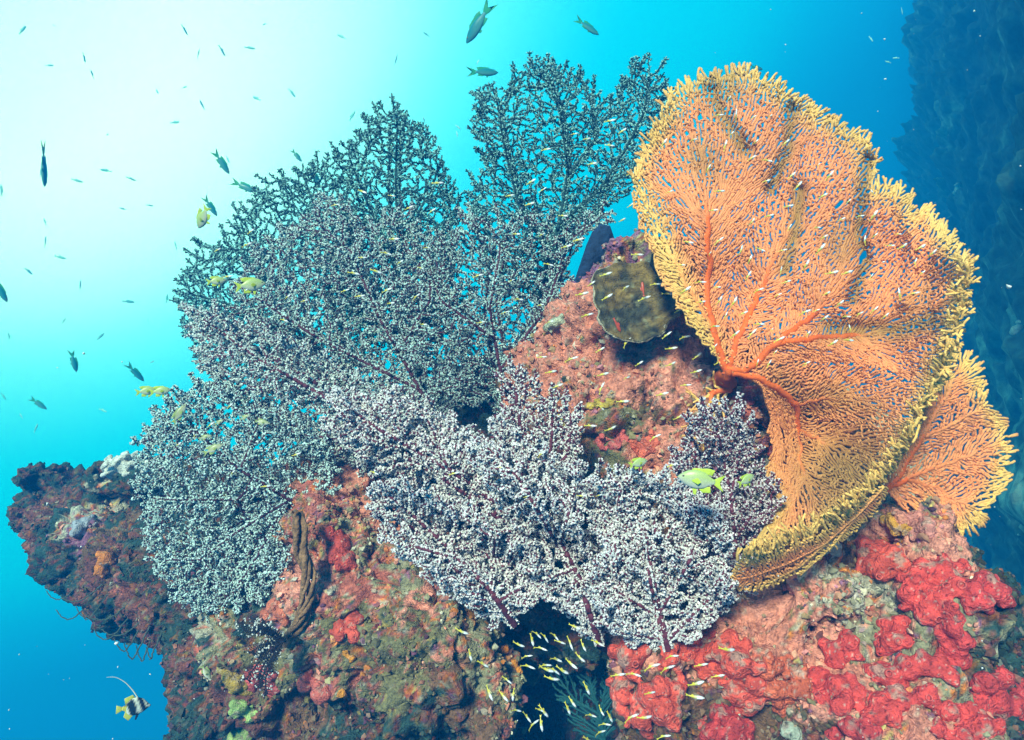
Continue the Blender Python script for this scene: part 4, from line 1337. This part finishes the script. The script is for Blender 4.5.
def hydroids():
    rr = np.random.default_rng(9)
    hm_ = mat("hydroid", (.05, .075, .06), rough=.8)
    spec = [(48, 586, 30, 14), (62, 592, 34, 10), (78, 598, 26, 22), (95, 622, 30, 18), (104, 626, 34, 10), (116, 630, 22, 22), (126, 634, 18, 26), (138, 636, 12, 26), (58, 604, 30, 16), (88, 612, 34, 8), (148, 640, 8, 20)]
    for x, y, dx, dy in spec:
        l, n_ = hit(x + dx, y - 6)
        d = 2.0 if l is None else l.y
        d = min(max(d, 1.7), 2.3)
        p = [P(x + dx + 6, y - 8, d), P(x + dx * .75, y + dy * .5, d - .02), P(x + dx * .4, y + dy * .95, d - .03), P(x + dx * .12, y + dy * .8, d - .03), P(x - 2, y + dy * .35, d - .02)]
        V, Q, q = cable(p, .0022, 5, .0008, rr, .55)
        o = np_obj("hydroid_strand", V, [Q], None, hm_)
        tag(o, "thin dark curling hydroid strand trailing under the maroon ledge", "hydroid", "hydroid strands under the ledge")


hydroids()


def white_soft_coral():
    rr = np.random.default_rng(10)
    bl = []
    for k in range(60):
        x, y = rr.uniform(102, 148), 0
        y = 470 + rr.normal(0, 4.2) - 3 * math.sin((x - 102) / 46 * 3.1)
        c = P(x, y, 2.0 + rr.normal(0, .02)); a = rr.uniform(.25, .9)
        for j in range(4):
            bl.append((c + Vector((math.cos(a) * .007 * j, -.004 * j, math.sin(a) * .007 * j)), .0075 - .0007 * j))
    V, N, Q = remesh_blobs(bl, .0035)
    c = np.tile((.62, .64, .60), (len(V), 1)) * (1 + .4 * nz3(V, 90, 4))[:, None]
    o = np_obj("finger_coral", V, [Q], c, spongem)
    tag(o, "white fingered soft coral crowning the ledge next to the gorgonian", "soft coral")


white_soft_coral()

# coral heads on the far wall
def wall_lump(px, py, rpx, color, label, sd, flat=.6):
    rr = np.random.default_rng(sd)
    d = P(px, py, 1.0)
    l, n_, _, _ = WBVH.ray_cast(Vector((0, 0, 0)), d.normalized(), 40)
    if l is None: return
    r = rpx / F * l.y
    bl = []
    for k in range(7):
        bl.append((l + n_ * r * .2 + Vector(rr.normal(0, r * .42, 3)), (r * rr.uniform(.35, .65), r * .6, r * rr.uniform(.3, .6) * flat / .6)))
    V, N, Q = remesh_blobs(bl, r * .09)
    V = noisy(V, N, r * .15, 1.6 / r, sd)
    c = np.array(color)[None] * (1 + .4 * nz3(V, 2 / r, sd))[:, None]
    o = np_obj("wall_coral", V, [Q], c, spongem)
    tag(o, label, "wall coral", "corals on the far wall")


wall_lump(958, 187, 6, (.34, .42, .38), "small pale coral head at the wall's hazy outer edge, level with the fan's shoulder", 201)
wall_lump(1016, 330, 9, (.26, .34, .30), "pale coral head by the smaller fan's upper tips", 204)

# ------------------------------------------------------------------ fish
def loft(xs, top, bot, wid, m=14):
    V = []
    for x, t, b, w in zip(xs, top, bot, wid):
        c = (t + b) / 2; h = (t - b) / 2
        for k in range(m):
            a = k / m * 2 * math.pi
            V.append((x, w * math.copysign(abs(math.cos(a)) ** .9, math.cos(a)), c + h * math.sin(a)))
    n = len(xs)
    V.append((xs[0] + .004, 0, (top[0] + bot[0]) / 2)); V.append((xs[-1], 0, (top[-1] + bot[-1]) / 2))
    Q = [(a * m + b, a * m + (b + 1) % m, (a + 1) * m + (b + 1) % m, (a + 1) * m + b) for a in range(n - 1) for b in range(m)]
    T = [(n * m, (b + 1) % m, b) for b in range(m)] + [(n * m + 1, (n - 1) * m + b, (n - 1) * m + (b + 1) % m) for b in range(m)]
    return np.array(V), np.array(Q), np.array(T)


def smooth_prof(keys, xs):
    k = np.array(keys, float)
    o = np.argsort(k[:, 0])
    y = np.interp(xs, k[o, 0], k[o, 1])
    return y


fishm = mat("fish_scales", attr=True, rough=.38, spec=.5, nscale=30, namp=.12)
finm = mat("fish_fin", attr=True, rough=.5, spec=.3, nscale=40, namp=.15)
eyem = mat("fish_eye", attr=True, rough=.15, spec=.6, namp=.02)


def make_fish(name, topk, botk, widk, colf, fins, fincol, eye, eyesize=.02, nseg=22):
    xs = np.linspace(.5, -.30, nseg)
    xs = .1 + .4 * np.sign(np.linspace(1, -1, nseg)) * np.abs(np.linspace(1, -1, nseg)) ** .85
    top, bot, wid = smooth_prof(topk, xs), smooth_prof(botk, xs), smooth_prof(widk, xs)
    for _ in range(2):
        for a in (top, bot, wid):
            a[1:-1] = a[1:-1] * .5 + (a[:-2] + a[2:]) * .25
    V, Q, T = loft(xs, top, bot, wid)
    zt = np.interp(V[:, 0], xs[::-1], top[::-1]); zb = np.interp(V[:, 0], xs[::-1], bot[::-1])
    rel = (V[:, 2] - zb) / (zt - zb + 1e-6)
    C = np.array([colf(x, r) for x, r in zip(V[:, 0], rel)])
    root = np_obj(name, V, [Q, T], C, fishm)
    for nm, outl, th, ydir in fins:
        fv, fq = prism(outl, th, bulge=0)
        if ydir:
            base = np.array(outl)[0]
            w0 = float(np.interp(base[0], xs[::-1], wid[::-1])) * .9
            for sg in (1, -1):
                v2 = fv.copy(); v2[:, 1] = sg * (w0 + (base[0] - v2[:, 0]) * .45 + .003) + v2[:, 1]
                np_obj(nm, v2, [fq], np.tile(fincol(nm), (len(v2), 1)), finm, root)
        else:
            fc = np.array([fincol(nm)] * len(fv), float)
            np_obj(nm, fv, [fq], fc, finm, root)
    ex, ez = eye
    w0 = float(np.interp(ex, xs[::-1], wid[::-1])) * .86
    for sg in (1, -1):
        bm = bmesh.new(); bmesh.ops.create_uvsphere(bm, u_segments=12, v_segments=8, radius=eyesize)
        ev = np.array([v.co for v in bm.verts]); ef = [tuple(v.index for v in f.verts) for f in bm.faces]; bm.free()
        ev = ev @ np.array([[1, 0, 0], [0, .5, 0], [0, 0, 1]])
        rr_ = np.hypot(ev[:, 0], ev[:, 2]) / eyesize
        ec = np.where(rr_[:, None] < .6, np.array((.008, .008, .01)), np.array((.45, .45, .30)))
        ev = ev + np.array((ex, sg * w0, ez))
        np_obj("eye", ev, [np.array([f for f in ef if len(f) == 4]), np.array([f for f in ef if len(f) == 3])], ec, eyem, root)
    return root


def copy_tree(o):
    c = o.copy(); COL.objects.link(c)
    for ch in list(o.children):
        k = ch.copy(); COL.objects.link(k); k.parent = c
        k.matrix_parent_inverse = ch.matrix_parent_inverse.copy()
    return c


def pose(o, px, py, d, Lpx, ang, yaw=0, upang=None, roll=0):
    """ang: heading in the picture plane (0 right, 90 up); yaw: how far the nose turns away from us."""
    a, y = math.radians(ang), math.radians(yaw)
    X = Vector((math.cos(a) * math.cos(y), math.sin(y), math.sin(a) * math.cos(y)))
    up = Vector((0, 0, 1)) if upang is None else Vector((math.cos(math.radians(upang)), 0, math.sin(math.radians(upang))))
    if abs(X.dot(up)) > .97: up = Vector((1, 0, .2)).normalized()
    Y = up.cross(X).normalized(); Z = X.cross(Y)
    if roll:
        R = Matrix.Rotation(math.radians(roll), 3, X); Y = R @ Y; Z = R @ Z
    s_ = Lpx / F * d
    M = Matrix((X, Y, Z)).transposed().to_4x4() @ Matrix.Diagonal((s_, s_, s_, 1))
    o.matrix_world = Matrix.Translation(P(px, py, d)) @ M


TAIL = [(-.26, .045), (-.34, .10), (-.50, .19), (-.44, .09), (-.40, .0), (-.44, -.09), (-.50, -.19), (-.34, -.10), (-.26, -.045)]
DORS = [(.24, .17), (.18, .235), (.0, .25), (-.12, .27), (-.27, .25), (-.22, .12), (-.12, .14), (.05, .19)]
ANAL = [(.02, -.20), (-.06, -.27), (-.24, -.25), (-.21, -.11), (-.1, -.15)]
PELV = [(.16, -.2), (.12, -.33), (.06, -.34), (.06, -.21)]
PECT = [(.20, -.02), (.08, .05), (.0, -.02), (.06, -.09), (.18, -.05)]


def damsel_col(x, r):
    b = np.array((.38, .42, .26)); g = np.array((.52, .54, .56)); y = np.array((.33, .45, .15))
    k = np.clip((.75 - r) * 1.4, 0, 1)
    c = y * (1 - k) + (g * .6 + b * .4) * k
    return c if x < .38 else c * .8 + np.array((.1, .08, .1))


DAM = make_fish("damselfish", [(.5, .0), (.44, .07), (.3, .17), (.1, .22), (-.1, .17), (-.22, .07), (-.30, .05)], [(.5, -.02), (.44, -.08), (.3, -.17), (.1, -.22), (-.1, -.17), (-.22, -.07), (-.30, -.05)],
                [(.5, .015), (.4, .06), (.2, .085), (0, .075), (-.2, .03), (-.3, .014)], damsel_col,
                [("tail_fin", TAIL, .012, 0), ("dorsal_fin", DORS, .012, 0), ("anal_fin", ANAL, .012, 0), ("pelvic_fin", PELV, .010, 0), ("pectoral_fin", PECT, .006, 1)],
                lambda n: (.42, .55, .05), (.38, .04), .028)


def chromis_col(x, r):
    t = np.array((.19, .25, .13)); w = np.array((.64, .66, .58)); m_ = np.array((.38, .41, .22))
    return t * np.clip((r - .6) * 2.5, 0, 1) + (w * np.clip(1 - r * 1.5, 0, 1) + m_ * np.clip(r * 1.5, 0, 1)) * (1 - np.clip((r - .6) * 2.5, 0, 1))


CHR = make_fish("chromis", [(.5, .0), (.44, .05), (.3, .12), (.1, .16), (-.1, .12), (-.22, .05), (-.30, .035)], [(.5, -.02), (.44, -.06), (.3, -.14), (.1, -.18), (-.1, -.13), (-.22, -.05), (-.30, -.035)],
                [(.5, .015), (.4, .05), (.2, .075), (0, .065), (-.2, .025), (-.3, .012)], chromis_col,
                [("tail_fin", [(a, b * .7) for a, b in TAIL], .010, 0), ("dorsal_fin", [(a, b * .72) for a, b in DORS], .010, 0), ("anal_fin", [(a, b * .72) for a, b in ANAL], .010, 0), ("pectoral_fin", PECT, .006, 1)],
                lambda n: (.34, .44, .14), (.39, .03), .026)


def anthias_col(x, r):
    t = np.array((.01, .20, .25)); w = np.array((.12, .34, .34))
    return t * np.clip(r * 1.6, 0, 1) + w * np.clip(1 - r * 1.6, 0, 1)


ATAIL = [(-.26, .04), (-.36, .09), (-.62, .17), (-.46, .06), (-.40, .0), (-.46, -.06), (-.62, -.17), (-.36, -.09), (-.26, -.04)]
ANT = make_fish("anthias", [(.5, .0), (.44, .05), (.3, .105), (.1, .13), (-.1, .10), (-.22, .05), (-.30, .035)], [(.5, -.02), (.44, -.06), (.3, -.115), (.1, -.135), (-.1, -.10), (-.22, -.05), (-.30, -.035)],
                [(.5, .015), (.4, .045), (.2, .065), (0, .055), (-.2, .025), (-.3, .012)], anthias_col,
                [("tail_fin", ATAIL, .010, 0), ("dorsal_fin", [(.24, .08), (.16, .16), (0, .165), (-.14, .17), (-.25, .14), (-.2, .04), (0, .08)], .010, 0), ("anal_fin", [(a, b * .52) for a, b in ANAL], .010, 0), ("pelvic_fin", [(a, b * .52) for a, b in PELV], .010, 0)],
                lambda n: (.03, .32, .16), (.39, .03), .022)


def glass_col(x, r):
    if x < -.05: return np.array((.58, .50, .04))
    if x < .08: return np.array((.55, .54, .25))
    return np.array((.85, .88, .92)) * (1.0 if r < .75 else .65)


def tiny_fish(bendy=0.0, deep=1.0):
    xs = np.linspace(.5, -.36, 13)
    top = deep * smooth_prof([(.5, .0), (.4, .06), (.2, .085), (0, .07), (-.2, .04), (-.36, .025)], xs); wid = top * .62 + .006
    V, Q, T = loft(xs, top, -top * .95 - .004, wid, 8)
    C = np.array([glass_col(v[0], (v[2] / .17 + .5)) for v in V])
    r2 = [(-.34, .02), (-.5, .075), (-.45, 0), (-.5, -.075), (-.34, -.02)]
    fv, fq = prism(r2, .012)
    dv, dq = prism([(-.02, .06), (-.10, .12), (-.2, .10), (-.16, .04)], .010)
    VV = np.vstack([V, fv, dv]); CC = np.vstack([C, np.tile((.58, .52, .04), (len(fv) + len(dv), 1))])
    VV[:, 1] += bendy * np.clip(.15 - VV[:, 0], 0, 1) ** 2; VV[:, 2] += .5 * bendy * np.clip(.1 - VV[:, 0], 0, 1) ** 2
    o = np_obj("glassy_fish", VV, [np.vstack([Q, fq + len(V), dq + len(V) + len(fv)]), T], CC, fishm)
    for sg in (1, -1):
        bm = bmesh.new(); bmesh.ops.create_icosphere(bm, subdivisions=1, radius=.026)
        ev = np.array([v.co for v in bm.verts]) + np.array((.41, sg * .034, .018)); ef = np.array([tuple(v.index for v in f.verts) for f in bm.faces]); bm.free()
        np_obj("eye", ev, [ef], np.tile((.01, .01, .012), (len(ev), 1)), eyem, o)
    return o


_used = set()


def put(proto, label, cat, group, *a, **k):
    o = proto if proto.name not in _used and not proto.get('label') else copy_tree(proto)
    if o is not proto:
        for key in ('label', 'category', 'group'):
            if key in o: del o[key]
    tag(o, label, cat, group)
    pose(o, *a, **k)
    return o


YD = "yellow damselfish over the reef"
put(DAM, "bright yellow damselfish facing the lone corals, largest fish before the white gorgonian", "damselfish", YD, 701, 480, .98, 46, 172, 12)
put(DAM, "small yellow damselfish right behind the largest yellow one, near the orange fan", "damselfish", YD, 746, 480, 1.05, 22, 25, 20)
put(DAM, "small yellow damselfish below the scarlet sponge on the pink rock", "damselfish", YD, 638, 463, 1.08, 21, 15, 15)
put(DAM, "grey damselfish with lime fins over the upper grey gorgonians", "damselfish", YD, 250, 285, 1.25, 30, 12, 25)
put(DAM, "pale damselfish tailing the lime finned one at the thicket's edge", "damselfish", YD, 216, 281, 1.35, 19, 12, 25)
put(DAM, "grey damselfish with yellow fins leading a pair in open water beside the lowest gorgonian", "damselfish", YD, 160, 391, 1.5, 20, 10, 20)
put(DAM, "grey damselfish close behind another in open water beside the lowest gorgonian", "damselfish", YD, 146, 391, 1.55, 20, 10, 25)
put(DAM, "greenish fish turned head down above the thicket's outermost tips", "damselfish", YD, 203, 217, 1.7, 26, 238, 20, upang=150)
OC = "olive chromis before the lowest gorgonian"
put(CHR, "plump olive yellow fish swimming up before the lowest gorgonian", "chromis", OC, 213, 449, 1.3, 22, 28, 15)
put(CHR, "small olive fish just above the plump one", "chromis", OC, 205, 437, 1.4, 13, 15, 15)
put(CHR, "cream bellied fish steeply rising at the gorgonian's open water side", "chromis", OC, 179, 414, 1.35, 24, 62, 15)
put(CHR, "dim olive fish deep among the branches above the lowest gorgonian", "chromis", OC, 262, 422, 1.42, 16, -10, 10)
put(CHR, "olive fish nosing down the left rock by the pale ochre knob", "chromis", OC, 206, 672, 1.42, 18, 295, 15)
put(CHR, "tiny cream fish beside the dim olive one", "chromis", OC, 245, 417, 1.4, 11, 25, 10)
put(CHR, "little cream fish below the tiny cream one", "chromis", OC, 219, 422, 1.4, 10, 30, 10)
AW = "teal anthias in open water"
put(ANT, "biggest teal anthias diving at the top between thicket and surface light", "anthias", AW, 478, 24, 3.06, 42, 232, 20, upang=140)
put(ANT, "grey anthias with yellow fins highest above the tall dark gorgonian", "anthias", AW, 588, 27, 3.23, 26, -28, 15)
put(ANT, "silver bellied anthias with green fins below the biggest diving one", "anthias", AW, 484, 72, 3.06, 30, 8, 20)
put(ANT, "long slim fish head down alone in the whitest water", "anthias", AW, 44, 166, 3.74, 40, 264, 12, upang=180, roll=72)
put(ANT, "teal anthias with streaming tail, topmost of the little group by the thicket tips", "anthias", AW, 222, 163, 3.74, 24, 302, 15, upang=30)
put(ANT, "broad teal anthias in the middle of the little group by the thicket tips", "anthias", AW, 245, 187, 3.74, 24, -22, 10)
put(ANT, "teal anthias just behind the greenish head-down fish", "anthias", AW, 211, 207, 3.91, 20, 300, 20, upang=30)
put(ANT, "tiny teal anthias closest to the dark pointed gorgonian", "anthias", AW, 297, 156, 4.25, 14, -50, 10)
put(ANT, "teal fish cut by the picture's edge in open water", "anthias", AW, 0, 290, 3.74, 26, 290, 20, upang=20)
put(ANT, "dark anthias hanging head down in mid water above the far ledge", "anthias", AW, 74, 362, 4.08, 22, 268, 25, upang=10)
put(ANT, "plump dark fish lowest over the ledge's tip", "anthias", AW, 39, 404, 4.42, 17, -40, 15)
put(ANT, "slanting blue fish just above the damselfish pair", "anthias", AW, 136, 373, 4.42, 22, 302, 30, upang=30)
put(ANT, "dim blue fish hovering directly above the orange fan's crown", "anthias", AW, 757, 68, 4.2, 16, 5, 30)
put(ANT, "teal fish pressed against the tips of the outermost gorgonian", "anthias", AW, 316, 178, 3.57, 18, 290, 40, upang=20)


# bannerfish
def banner():
    def colf(x, r):
        B = np.array((.01, .012, .016)); W = np.array((.72, .74, .70))
        s_ = x + .22 * (r - .5)
        if x > .47: return B
        if .20 < s_ < .36: return B
        if -.15 < s_ < .08: return B
        return W if x > -.2 else np.array((.60, .52, .05))
    b = make_fish("bannerfish", [(.5, -.02), (.42, .05), (.3, .20), (.1, .30), (-.1, .26), (-.22, .09), (-.30, .05)], [(.5, -.05), (.42, -.10), (.3, -.2), (.1, -.28), (-.1, -.24), (-.22, -.08), (-.30, -.05)],
                  [(.5, .012), (.4, .04), (.2, .07), (0, .06), (-.2, .025), (-.3, .012)], colf,
                  [("tail_fin", [(-.28, .05), (-.46, .13), (-.46, -.13), (-.28, -.05)], .012, 0), ("dorsal_fin", [(.05, .28), (-.04, .38), (-.26, .30), (-.22, .10), (-.08, .24)], .012, 0),
                   ("anal_fin", [(.02, -.26), (-.1, -.40), (-.24, -.26), (-.2, -.09), (-.08, -.22)], .012, 0), ("pelvic_fin", [(.2, -.22), (.12, -.42), (.08, -.40), (.1, -.25)], .010, 0)],
                  lambda n: (.010, .012, .016) if n == "pelvic_fin" else (.62, .60, .08), (.38, .04), .026)
    parts = []
    V, Q, q = cable([(.1, 0, .28), (-.05, 0, .52), (-.28, 0, .80), (-.55, 0, 1.0), (-.8, 0, 1.05)], .022, 6, 0, None, .25)
    np_obj("banner_filament", V, [Q], np.tile((.70, .74, .70), (len(V), 1)), finm, b)
    return b


put(banner(), "black and white striped bannerfish with a long trailing filament, deep below the ledge", "bannerfish", None, 133, 707, 1.75, 32, -6, 35)

TINY = [tiny_fish(0, 1.0), tiny_fish(.5, 1.15), tiny_fish(-.55, .9), tiny_fish(.25, 1.25)]


def surf_depth(px, py):
    l, n_ = hit(px, py)
    return l.y if l is not None else 1.6


def school(pts, label, group, Lr, ang, spread, rr, dfun, yawr=25):
    for px, py in pts:
        put(TINY[int(rr.integers(0, 4))], label, "fish", group, px, py, dfun(px, py), rr.uniform(*Lr), ang + rr.normal(0, spread), rr.uniform(-yawr, yawr))


rr = np.random.default_rng(99)


def scatter(poly, n, mind, rr):
    out = []
    p = np.array(poly, float); lo, hi = p.min(0), p.max(0)
    for _ in range(6000):
        q = rr.uniform(lo, hi)
        if inpoly(q[None], poly)[0] and all(np.hypot(*(q - o)) > mind for o in out):
            out.append(q)
            if len(out) >= n: break
    return out


HOLLOW = [(575, 627), (555, 636), (560, 642), (545, 637), (537, 634), (532, 640), (541, 648), (527, 656), (528, 666), (545, 665), (547, 670), (554, 670), (556, 659), (570, 643), (580, 658), (583, 646), (598, 643),
          (571, 664), (563, 671), (552, 679), (507, 680), (489, 693), (503, 696), (513, 695), (587, 689), (572, 702), (568, 709), (591, 715), (601, 711), (610, 717), (600, 732), (588, 740), (540, 710), (544, 712), (527, 717), (533, 724), (541, 724), (516, 710), (605, 724), (462, 632), (470, 655), (483, 664), (519, 645)]
school(HOLLOW, "tiny silver fish with a yellow tail, schooling in the dark hollow under white gorgonians", "glassy fish in the hollow", (11, 17), -38, 24, rr, lambda x, y: rr.uniform(1.05, 1.2))
SPON = [(618, 675), (634, 674), (652, 666), (672, 656), (667, 668), (701, 665), (728, 650), (718, 676), (650, 693), (631, 717), (645, 718), (664, 736), (695, 697), (696, 684)]
school(SPON, "tiny silver fish with a yellow tail, swimming level across the hanging red sponges", "glassy fish at the red sponges", (14, 19), 8, 10, rr, lambda x, y: surf_depth(x, y) - rr.uniform(.10, .16))
school(scatter([(660, 130), (740, 90), (860, 180), (940, 260), (900, 330), (800, 370), (740, 370), (670, 270)], 95, 11, rr), "tiny silver fish with a yellow tail, hovering before the large orange sea fan", "glassy fish before the large fan", (7, 14), 38, 28, rr,
       lambda x, y: rr.uniform(.98, 1.12))
school(scatter([(560, 300), (640, 250), (700, 320), (740, 380), (660, 450), (560, 430), (530, 360)], 40, 13, rr), "tiny silver fish with a yellow tail, before the pink rock face and plate coral", "glassy fish before the pink rock", (9, 15), 25, 18, rr,
       lambda x, y: surf_depth(x, y) - rr.uniform(.10, .2))
school(scatter([(200, 250), (330, 190), (470, 180), (640, 100), (640, 200), (560, 330), (420, 330), (260, 330)], 55, 13, rr), "tiny silver fish with a yellow tail, among the grey upper gorgonian branches", "glassy fish at the upper gorgonians", (7, 13), 15, 20, rr,
       lambda x, y: rr.uniform(1.2, 1.4))
school(scatter([(160, 440), (250, 390), (330, 440), (420, 480), (640, 520), (690, 460), (600, 470), (500, 440), (330, 520)], 16, 16, rr), "tiny silver fish with a yellow tail, over the lower white gorgonians", "glassy fish at the lower gorgonians", (7, 12), 20, 25, rr,
       lambda x, y: rr.uniform(.98, 1.08))


# distant fish in the bright water
def far_proto():
    xs = np.linspace(.5, -.36, 9)
    top = smooth_prof([(.5, .0), (.4, .07), (.15, .11), (-.1, .08), (-.36, .025)], xs)
    V, Q, T = loft(xs, top, -top - .004, top * .45 + .006, 8)
    fv, fq = prism([(-.32, .02), (-.52, .13), (-.44, 0), (-.52, -.13), (-.32, -.02)], .012)
    dv, dq = prism([(.1, .09), (.0, .16), (-.18, .13), (-.16, .05)], .010)
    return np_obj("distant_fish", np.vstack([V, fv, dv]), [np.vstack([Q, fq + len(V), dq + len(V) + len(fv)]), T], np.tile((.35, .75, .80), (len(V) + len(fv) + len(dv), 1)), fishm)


FAR = far_proto()
farp = scatter([(0, 20), (420, 0), (470, 60), (330, 140), (240, 180), (170, 300), (150, 380), (60, 440), (0, 420)], 48, 17, rr)
for px, py in farp:
    put(FAR, "faint slim blue fish far off in the bright open water", "fish", "distant fish in the bright water", px, py, rr.uniform(6.5, 12), rr.uniform(6, 12), rr.choice([-60, 60, 20, -20, 100, 160]) + rr.normal(0, 15), rr.uniform(-40, 40))
for px, py in [(871, 39), (902, 11), (896, 58), (888, 62), (424, 120), (458, 127), (478, 62), (457, 134)]:
    put(FAR, "small dusky fish far off against the deeper blue water", "fish", "distant fish against the deep blue", px, py, rr.uniform(3.5, 5.0), rr.uniform(5, 8), rr.uniform(-180, 180), rr.uniform(-30, 30))
for (px, py, a) in [(632, 289, 95), (617, 325, -65)]:
    pass


def red_goby():
    xs = np.linspace(.5, -.4, 10)
    top = smooth_prof([(.5, .02), (.4, .09), (.2, .11), (-.1, .08), (-.4, .04)], xs)
    V, Q, T = loft(xs, top, -top, top * .7, 8)
    fv, fq = prism([(-.36, .03), (-.5, .08), (-.5, -.08), (-.36, -.03)], .02)
    dv, dq = prism([(.15, .10), (.05, .19), (-.1, .16), (-.12, .07)], .014)
    return np_obj("goby", np.vstack([V, fv, dv]), [np.vstack([Q, fq + len(V), dq + len(V) + len(fv)]), T], np.tile((.45, .07, .03), (len(V) + len(fv) + len(dv), 1)), fishm)


GOB = red_goby()
put(GOB, "slim red goby upright near the plate coral's top", "goby", "red gobies on the plate coral", 643, 289, 1.29, 15, 95, 10, upang=180)
put(GOB, "slim red goby slanting down by the plate coral's lower rim", "goby", "red gobies on the plate coral", 617, 325, 1.28, 16, 298, 10, upang=30)


def snow():
    rr = np.random.default_rng(55)
    px, py = rr.uniform(0, 1024, 420), rr.uniform(0, 740, 420)
    d = rr.uniform(.5, 3.6, 420)
    ok = ~((px < 420) & (py < 330)) & (rr.random(420) < np.where(px > 850, 1, np.where((px < 200) & (py > 480), 1, .4)))
    c = Pn(px, py, d)[ok]
    V, T = beads(c, rr.gamma(1.5, .00034, len(c)) * d[ok] + .0003, rr)
    o = np_obj("marine_snow", V, [T], None, mat("snow_flake", (.7, .72, .7), rough=.8))
    o['kind'] = 'stuff'


snow()

# ------------------------------------------------------------------ haze of the sea water
(hx0, hx1), (hy0, hy1), (hz0, hz1) = HAZE_BOX
hv = np.array([(x, y, z) for x in (hx0, hx1) for y in (hy0, hy1) for z in (hz0, hz1)])
hq = np.array([(0, 1, 3, 2), (4, 6, 7, 5), (0, 4, 5, 1), (2, 3, 7, 6), (0, 2, 6, 4), (1, 5, 7, 3)])
hm = bpy.data.materials.new("sea_haze"); hm.use_nodes = True
hn_ = hm.node_tree.nodes; hn_.clear()
ho = hn_.new("ShaderNodeOutputMaterial"); pv = hn_.new("ShaderNodeVolumePrincipled")
pv.inputs['Color'].default_value = (*HAZE_COLOR, 1)
pv.inputs['Density'].default_value = HAZE_DENSITY
pv.inputs['Absorption Color'].default_value = (0.14, 0.66, 0.93, 1)
pv.inputs['Anisotropy'].default_value = 0.0
hm.node_tree.links.new(pv.outputs[0], ho.inputs['Volume'])
haze = np_obj("haze", hv, [hq], None, hm, smooth=False)
haze['kind'] = 'stuff'
